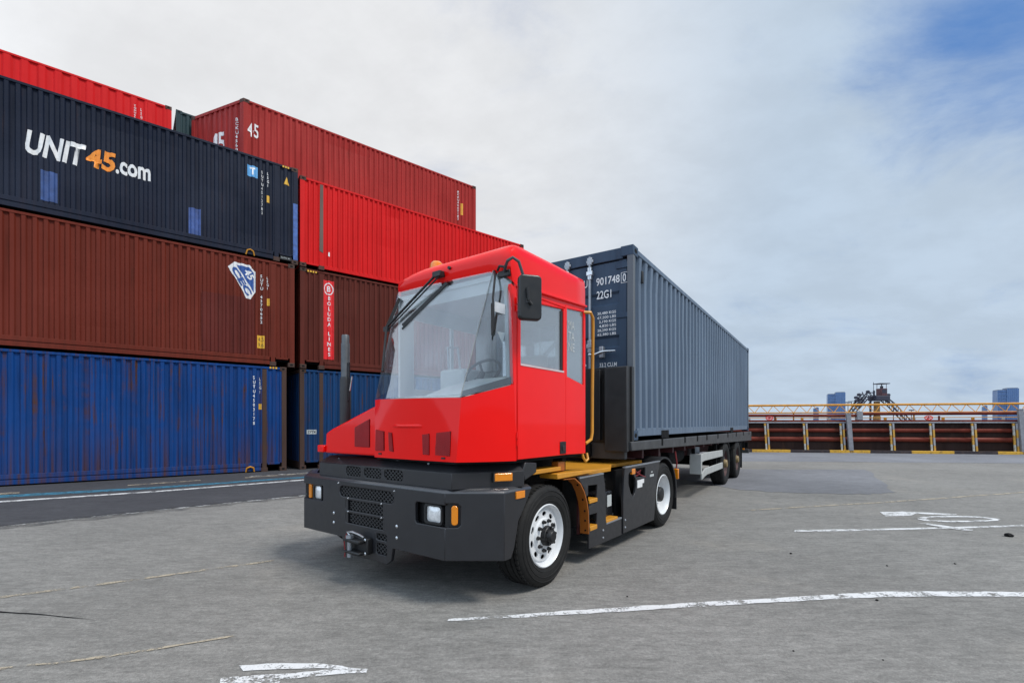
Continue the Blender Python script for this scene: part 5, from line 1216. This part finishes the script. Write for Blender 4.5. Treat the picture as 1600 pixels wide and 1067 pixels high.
# wipers, wiper motor caps
def WSP(y, z):          # point on the windscreen
    s = (z-1.66)/1.062; t_ = (y-lerp(0.25, 0.216, s))/(lerp(1.298, 1.415, s)-lerp(0.25, 0.216, s)); return lerp(-0.752, -0.388, s)-(1-(2*t_-1)**2)*lerp(0.055, 0.012, s)
wp = MB(); wp.bar((WSP(0.82, 2.72)-0.05, 0.82, 2.795), (WSP(1.42, 2.36)-0.035, 1.42, 2.36), 0.022, 0.016); wp.bar((WSP(0.78, 2.70)-0.04, 0.80, 2.765), (WSP(1.40, 2.36)-0.035, 1.40, 2.335), 0.014, 0.012)
wp.box(-0.47, -0.405, 0.76, 0.86, 2.765, 2.815)
wiper = wp.build('wiper', M['black'], truck, bevel=0.004)
b_ = MB(); b_.bar((WSP(1.33, 2.66)-0.02, 1.345, 2.66), (WSP(1.41, 2.36)-0.03, 1.41, 2.36), 0.02, 0.03); b_.bar((WSP(1.36, 2.36)-0.03, 1.40, 2.37), (WSP(1.30, 1.93)-0.012, 1.295, 1.93), 0.016, 0.026); b_.box(WSP(1.40, 2.36)-0.05, WSP(1.40, 2.36)-0.02, 1.37, 1.43, 2.33, 2.375)
b_.build('wiper_blade', M['black'], wiper)
b_ = MB(); b_.bar((WSP(0.74, 2.70)-0.015, 0.72, 2.70), (WSP(1.17, 2.36)-0.015, 1.17, 2.36), 0.016, 0.026); b_.bar((WSP(0.72, 2.66)-0.012, 0.76, 2.66), (WSP(1.17, 2.33)-0.012, 1.17, 2.325), 0.010, 0.016); b_.build('wiper_blade', M['black'], wiper)
b_ = MB(); b_.tube([(-0.40, 0.20, 2.715), (-0.445, 0.155, 2.66), (-0.485, 0.13, 2.58), (-0.535, 0.105, 2.45), (-0.545, 0.092, 2.32), (-0.550, 0.085, 2.18)], 0.009, 6); b_.bar((-0.555, 0.10, 2.40), (-0.565, 0.09, 2.15), 0.014, 0.02); b_.build('wiper', M['black'], truck)
MB().lathe([(0.0, -0.02), (0.014, -0.02), (0.016, 0.01)], (-0.415, 0.69, 2.83), 10, 'x').build('washer_jet', M['black'], truck)
# mirror on its curved arm
MB().tube([(-0.40, 0.10, 2.67), (-0.47, 0.03, 2.695), (-0.52, -0.03, 2.72), (-0.52, -0.08, 2.735), (-0.475, -0.105, 2.71), (-0.435, -0.115, 2.62), (-0.415, -0.12, 2.52), (-0.40, -0.12, 2.44)], 0.0125, 8).build('mirror_arm', mat('grey_mirror_arm', (0.06, 0.063, 0.07), 0.45), truck)
mb = MB(); mb.box(-0.43, -0.38, 0.02, 0.14, 2.64, 2.69); mb.tube([(-0.43, 0.14, 2.70), (-0.47, 0.09, 2.715), (-0.45, 0.03, 2.70)], 0.012, 6); mb.build('mirror_bracket', M['black'], truck, bevel=0.008)
mdir = Vector((0.80, -0.60, 0)).normalized()          # the housing's broad axis
mnr = Vector((-0.60, -0.80, 0.0)).normalized()
mir = MB(); mir.plate(rrect(-0.094, 0.094, -0.178, 0.178, 0.036, 5), (), (-0.385, -0.145, 2.44), (mdir.x, mdir.y, 0), (0, 0, 1), (mnr.x, mnr.y, 0), -0.03, 0.03)
mirror = mir.build('mirror', mat('black_mirror_housing', (0.010, 0.010, 0.011), 0.4, coat=0.1), truck, bevel=0.014, seg=3)
MB().plate(rrect(-0.09, 0.09, -0.17, 0.17, 0.03, 5), (), (-0.385, -0.145, 2.44), (mdir.x, mdir.y, 0), (0, 0, 1), (mnr.x, mnr.y, 0), -0.034, -0.030).build('mirror_glass', M['chrome'], mirror)
mb = MB(); o_ = Vector((-0.385, -0.145, 2.44))+mnr*0.04+mdir*(-0.03); mb.tube([o_+Vector((0, 0, 0.07)), o_+Vector((0, 0, -0.03))+mdir*0.01], 0.014, 8); mb.tube([o_+Vector((0, 0, -0.03)), o_-mnr*0.02+Vector((0, 0, -0.03))+mdir*0.02], 0.02, 8); mb.tube([o_+Vector((0, 0, -0.02)), o_+Vector((0, 0, -0.06))+mdir*0.035], 0.012, 8); mb.build('mirror_clamp', M['black'], mirror)
# yellow grab rail behind the door
MB().tube([(0.80, 0.02, 2.575), (0.86, -0.04, 2.575), (0.93, -0.03, 2.535), (0.955, -0.02, 2.46), (0.958, -0.01, 1.75), (0.955, -0.01, 1.36), (0.93, -0.01, 1.29), (0.85, 0.01, 1.25)], 0.0165, 10).build('grab_rail', M['orange'], truck)
MB().tube([(0.80, 0.03, 1.19), (0.80, 0.01, 1.11), (0.83, 0.0, 1.07), (0.88, 0.0, 1.09), (0.89, 0.02, 1.15)], 0.014, 8).build('grab_loop', M['orange'], truck)

# ---- step unit, tank bay, side panel and decks behind the cab
so = [(0.905, 0.168), (1.725, 0.160), (1.725, 0.352), (1.31, 0.352), (1.305, 0.60), (1.29, 0.76), (1.245, 0.915), (0.66, 0.930), (0.80, 0.80), (0.90, 0.60)]
sp_ = MB().platey(so, [[(0.895, 0.625), (1.08, 0.618), (1.095, 0.808), (0.885, 0.820), (0.86, 0.78)][0:4], [(0.925, 0.345), (1.08, 0.345), (1.09, 0.51), (0.92, 0.515)]], 0.0, 0.022)
step = sp_.build('step_panel', M['grey'], truck, bevel=0.005)
MB().box(0.91, 1.09, -0.006, 0.11, 0.630, 0.672).build('step_tread', M['orange'], step, bevel=0.005)
MB().box(0.925, 1.085, -0.006, 0.11, 0.345, 0.392).build('step_tread', M['orange'], step, bevel=0.005)
MB().box(0.90, 1.12, 0.12, 0.14, 0.3, 0.83).build('step_back', M['maroon'], step)
MB().box(0.70, 1.243, -0.004, 0.03, 0.906, 0.921).build('panel_edge', M['steel'], step)
# orange fender liner arching over the front wheel's rear half
arc = [(0.40, 0.925), (0.60, 0.915), (0.72, 0.85), (0.80, 0.76), (0.855, 0.655), (0.885, 0.55), (0.895, 0.40), (0.90, 0.32)]
fl = MB(); th = 0.012
fl.loft([[(x, y, z) for x, z in arc]+[(x+th, y, z+th*0.5) for x, z in arc[::-1]] for y in (0.0, 0.10)])
fen = fl.build('fender_liner', M['burnt'], truck, smooth=30)
for x, z in ((0.72, 0.84), (0.83, 0.68), (0.872, 0.56), (0.882, 0.46), (0.885, 0.36)): MB().lathe([(0, -0.004), (0.010, -0.003), (0.010, 0.003)], (x-0.004, 0.03, z), 8, 'x').build('rivet', M['dark'], fen)
MB().platey([(0.28, 0.99), (0.46, 0.99), (1.12, 0.97), (1.12, 0.945), (0.46, 0.94), (0.28, 0.94)], (), -0.004, 0.20).build('step_top', M['orange'], truck, bevel=0.006)
MB().box(-0.06, 0.43, 0.05, 0.20, 1.005, 1.045).build('mudguard_rail', M['orange'], truck, bevel=0.006)
mb = MB(); mb.box(0.40, 0.52, 0.06, 0.14, 1.0, 1.09); mb.build('rail_bracket', M['burnt'], truck, bevel=0.006)
MB().platey([(0.50, 0.99), (0.60, 0.99), (0.60, 1.13), (0.54, 1.13)], (), 0.10, 0.2).build('cab_mount', M['dark'], truck)
MB().platez([(0.75, 1.0), (2.95, 1.0), (2.95, 0.23), (2.02, 0.27), (1.62, 0.09), (0.80, 0.12)], (), 0.90, 0.945).build('deck_plate', M['orange'], truck, bevel=0.006)
mb = MB(); mb.box(1.31, 1.72, 0.30, 0.36, 0.2, 0.9); mb.build('tank_bay', M['dark'], truck)
tk = MB(); tk.box(1.32, 1.71, 0.10, 0.34, 0.30, 0.68); tank = tk.build('oil_tank', mat('black_gloss_tank', (0.010, 0.010, 0.012), 0.28, coat=0.3), truck, bevel=0.035, seg=3)
MB().lathe([(0.0, 0.67), (0.045, 0.67), (0.045, 0.73), (0.055, 0.73), (0.055, 0.765), (0.0, 0.77)], (1.58, 0.2, 0), 16, 'z').build('filler_cap', M['steel'] if False else M['black'], tank, bevel=0.004)
MB().box(1.54, 1.65, 0.094, 0.101, 0.50, 0.63).build('label', M['faintw'], tank)
mb = MB()
for k in range(3): mb.tube([(1.32+0.11*k, 0.20, 0.86), (1.40+0.1*k, 0.16, 0.80), (1.50+0.08*k, 0.24, 0.75)], 0.012, 6)
mb.build('hose', M['black'], truck)
MB().box(1.32, 1.62, 0.0, 0.20, 0.354, 0.392).build('tank_step', M['orange'], truck, bevel=0.005)
MB().box(1.315, 1.722, -0.003, 0.025, 0.350, 0.366).build('skirt_edge', M['steel'], truck)
for x, z in ((1.235, 0.30), (1.235, 0.22)): MB().lathe([(0.0, -0.007), (0.010, -0.006), (0.013, 0.001)], (x, -0.001, z), 10).build('bolt', M['steel'], step)
sd_out = [(1.745, 0.170), (2.76, 0.165), (2.80, 0.35), (2.83, 0.55), (2.90, 0.75), (2.985, 0.935), (1.80, 0.930), (1.765, 0.75), (1.745, 0.55)]
oval = [(1.90, 0.845), (1.955, 0.875), (2.03, 0.85), (2.115, 0.775), (2.135, 0.69), (2.10, 0.60), (2.04, 0.565), (1.97, 0.615), (1.90, 0.73)]
sdo = MB().platey(sd_out, [oval, [(2.145, 0.79), (2.44, 0.778), (2.44, 0.893), (2.06, 0.905)]], -0.012, 0.018).build('side_panel', M['grey'], truck, bevel=0.005)
MB().box(1.80, 2.985, -0.016, 0.022, 0.930, 0.944).build('panel_edge', M['steel'], sdo)
MB().box(2.00, 2.10, -0.018, 0.01, 0.835, 0.905).build('marker_lamp', M['amber'], sdo, bevel=0.006)
MB().box(1.78, 2.75, 0.10, 0.13, 0.2, 0.90).build('panel_back', M['dark'], sdo)
for pts in ([(2.12, 0.06, 0.86), (2.2, 0.03, 0.87), (2.28, 0.02, 0.82), (2.38, 0.0, 0.785), (2.44, -0.01, 0.77)], [(2.14, 0.05, 0.83), (2.22, 0.02, 0.80), (2.33, 0.04, 0.80), (2.42, 0.05, 0.83)], [(2.16, 0.05, 0.88), (2.25, 0.03, 0.83), (2.36, 0.02, 0.86)]): MB().tube(pts, 0.008, 6).build('cable', M['redwire'], sdo)
mb = MB(); mb.box(2.17, 2.33, -0.015, -0.011, 0.655, 0.75); mb.box(2.30, 2.39, -0.0152, -0.0112, 0.70, 0.752); mb.build('label', M['whitep'], sdo)
mb = MB(); mb.box(2.60, 2.74, -0.015, -0.011, 0.755, 0.785); mb.box(2.64, 2.70, -0.015, -0.011, 0.81, 0.822); mb.build('label', M['faintw'], sdo)
for x, z in ((1.80, 0.32), (1.80, 0.235)): MB().lathe([(0.0, -0.007), (0.010, -0.006), (0.013, 0.001)], (x, -0.013, z), 10).build('bolt', M['steel'], sdo)
mb = MB(); mb.platez([(2.6, 0.65), (3.6, 0.65), (3.75, 1.0), (3.75, 1.4), (3.6, 1.75), (2.6, 1.75)], (), 0.99, 1.06); mb.build('fifth_wheel', M['dark'], truck, bevel=0.02)
mb = MB(); mb.box(2.9, 3.5, 0.7, 1.7, 0.85, 0.99); mb.build('fifth_wheel_mount', M['dark'], truck)
# rear mudguards, flaps and tail lamps
for y0, y1 in ((0.0, 0.36), (TW-0.36, TW)):
    pts = [(3.2+0.545*math.cos(R(a)), 0.45+0.535*math.sin(R(a))) for a in range(-12, 118, 8)]
    MB().platey(pts+[(3.2+(p[0]-3.2)*0.95, 0.45+(p[1]-0.45)*0.95) for p in pts[::-1]], (), y0, y1).build('rear_mudguard', M['black'], truck, smooth=40)
    MB().box(3.735, 3.755, y0, y1, 0.165, 0.62).build('mudflap', M['black'], truck)
    MB().box(3.90, 3.94, y0+0.02, y0+0.14, 0.60, 0.76).build('tail_lamp', M['amber'], truck, bevel=0.01)
    MB().box(3.60, 3.90, y0+0.14, y0+0.20, 0.62, 0.70).build('lamp_bracket', M['dark'], truck)
# ---- wheels
def wheel(x, side, front):
    y0 = 0.005 if not side else TW-0.005; s = 1 if not side else -1; c = (x, 0, 0.45)
    if front:
        rim = MB().lathe([(0.278, y0+s*0.028), (0.283, y0+s*0.012), (0.274, y0+s*0.006), (0.262, y0+s*0.022), (0.250, y0+s*0.060), (0.236, y0+s*0.066), (0.225, y0+s*0.052)], c, 48)
        holes = [circ(0, 0, 1) for k in range(0)]
        for k in range(10):
            a = 2*math.pi*k/10+0.25; ca, sa = math.cos(a), math.sin(a)
            holes.append([(ca*(0.192+0.022*math.cos(t))-sa*0.035*math.sin(t), sa*(0.192+0.022*math.cos(t))+ca*0.035*math.sin(t)) for t in [2*math.pi*i/14 for i in range(14)]])
        a0, a1 = sorted((y0+s*0.050, y0+s*0.062))
        rim.plate(circ(0, 0, 0.228, None, 48), holes, (x, 0, 0.45), (1, 0, 0), (0, 0, 1), (0, 1, 0), a0, a1)
        rim.lathe([(0.158, y0+s*0.052), (0.148, y0+s*0.034), (0.10, y0+s*0.026), (0.0, y0+s*0.026)], c, 40)
        w_ = rim.build('wheel', M['rim'], truck, smooth=40)
        MB().lathe([(0.225, y0+s*0.10), (0.0, y0+s*0.10)], c, 32).build('brake_drum', M['dark'], w_)
        MB().lathe([(0.090, y0+s*0.03), (0.088, y0-s*0.012), (0.082, y0-s*0.018), (0.076, y0-s*0.012), (0.060, y0-s*0.014), (0.052, y0-s*0.050), (0.045, y0-s*0.058), (0.0, y0-s*0.058)], c, 28).build('hub', M['black'], w_)
        for k in range(6):
            a = 2*math.pi*k/6+0.2; MB().lathe([(0.012, y0-s*0.010), (0.012, y0-s*0.026), (0, y0-s*0.026)], (x+0.072*math.cos(a), 0, 0.45+0.072*math.sin(a)), 6).build('hub_bolt', M['black'], w_)
        for k in range(10):
            a = 2*math.pi*k/10
            MB().lathe([(0.018, y0+s*0.028), (0.018, y0+s*0.016), (0.013, y0+s*0.012), (0.013, y0-s*0.002), (0.0, y0-s*0.004)], (x+0.132*math.cos(a), 0, 0.45+0.132*math.sin(a)), 8).build('wheel_nut', M['black'], w_)
        tw = 0.28
    else:
        rim = MB().lathe([(0.278, y0+s*0.03), (0.285, y0+s*0.010), (0.274, y0+s*0.004), (0.256, y0+s*0.03), (0.245, y0+s*0.08), (0.238, y0+s*0.15), (0.225, y0+s*0.155), (0.15, y0+s*0.135), (0.0, y0+s*0.135)], c, 48)
        w_ = rim.build('wheel', M['rim'], truck, smooth=40)
        MB().lathe([(0.105, y0+s*0.135), (0.105, y0+s*0.05), (0.095, y0+s*0.03), (0.06, y0+s*0.02), (0.0, y0+s*0.02)], c, 28).build('hub', M['black'], w_)
        for k in range(10):
            a = 2*math.pi*k/10; MB().lathe([(0.017, y0+s*0.14), (0.017, y0+s*0.10), (0.0, y0+s*0.10)], (x+0.15*math.cos(a), 0, 0.45+0.15*math.sin(a)), 6).build('wheel_nut', M['rim'], w_)
        MB().lathe([(r_, y0+s*(a+0.33)) for r_, a in tyre_prof(0.45, 0.27)], c, 48).build('inner_tyre', M['tyre'], w_)
        tw = 0.27
    ty = MB(); ty.lathe([(r_, y0+s*a) for r_, a in tyre_prof(0.45, tw)], c, 64)
    for rr_, ya in ((0.36, -0.0045), (0.40, -0.0035), (0.315, 0.0005)): ty.lathe([(rr_-0.004, y0+s*(ya+0.001)), (rr_, y0+s*(ya-0.003)), (rr_+0.004, y0+s*(ya+0.001))], c, 64)
    for k in range(56):                            # shoulder blocks of the tread
        a = 2*math.pi*k/56
        for ya in (0.028, tw-0.052):
            cs_, sn = math.cos(a), math.sin(a)
            pts = []
            for rr_ in (0.440, 0.4515):
                for dy in (0.0, 0.030):
                    for da in (-0.034, 0.034):
                        pts.append((x+rr_*math.cos(a+da), y0+s*(ya+dy), 0.45+rr_*math.sin(a+da)))
            v = ty.verts(pts)
            for q in ((0, 1, 3, 2), (4, 6, 7, 5), (0, 4, 5, 1), (2, 3, 7, 6), (0, 2, 6, 4), (1, 5, 7, 3)): ty.face([v[i] for i in q])
    ty.build('tyre', M['tyre'], w_, smooth=35)
for side in (0, 1):
    wheel(0.13, side, True); wheel(3.20, side, False)
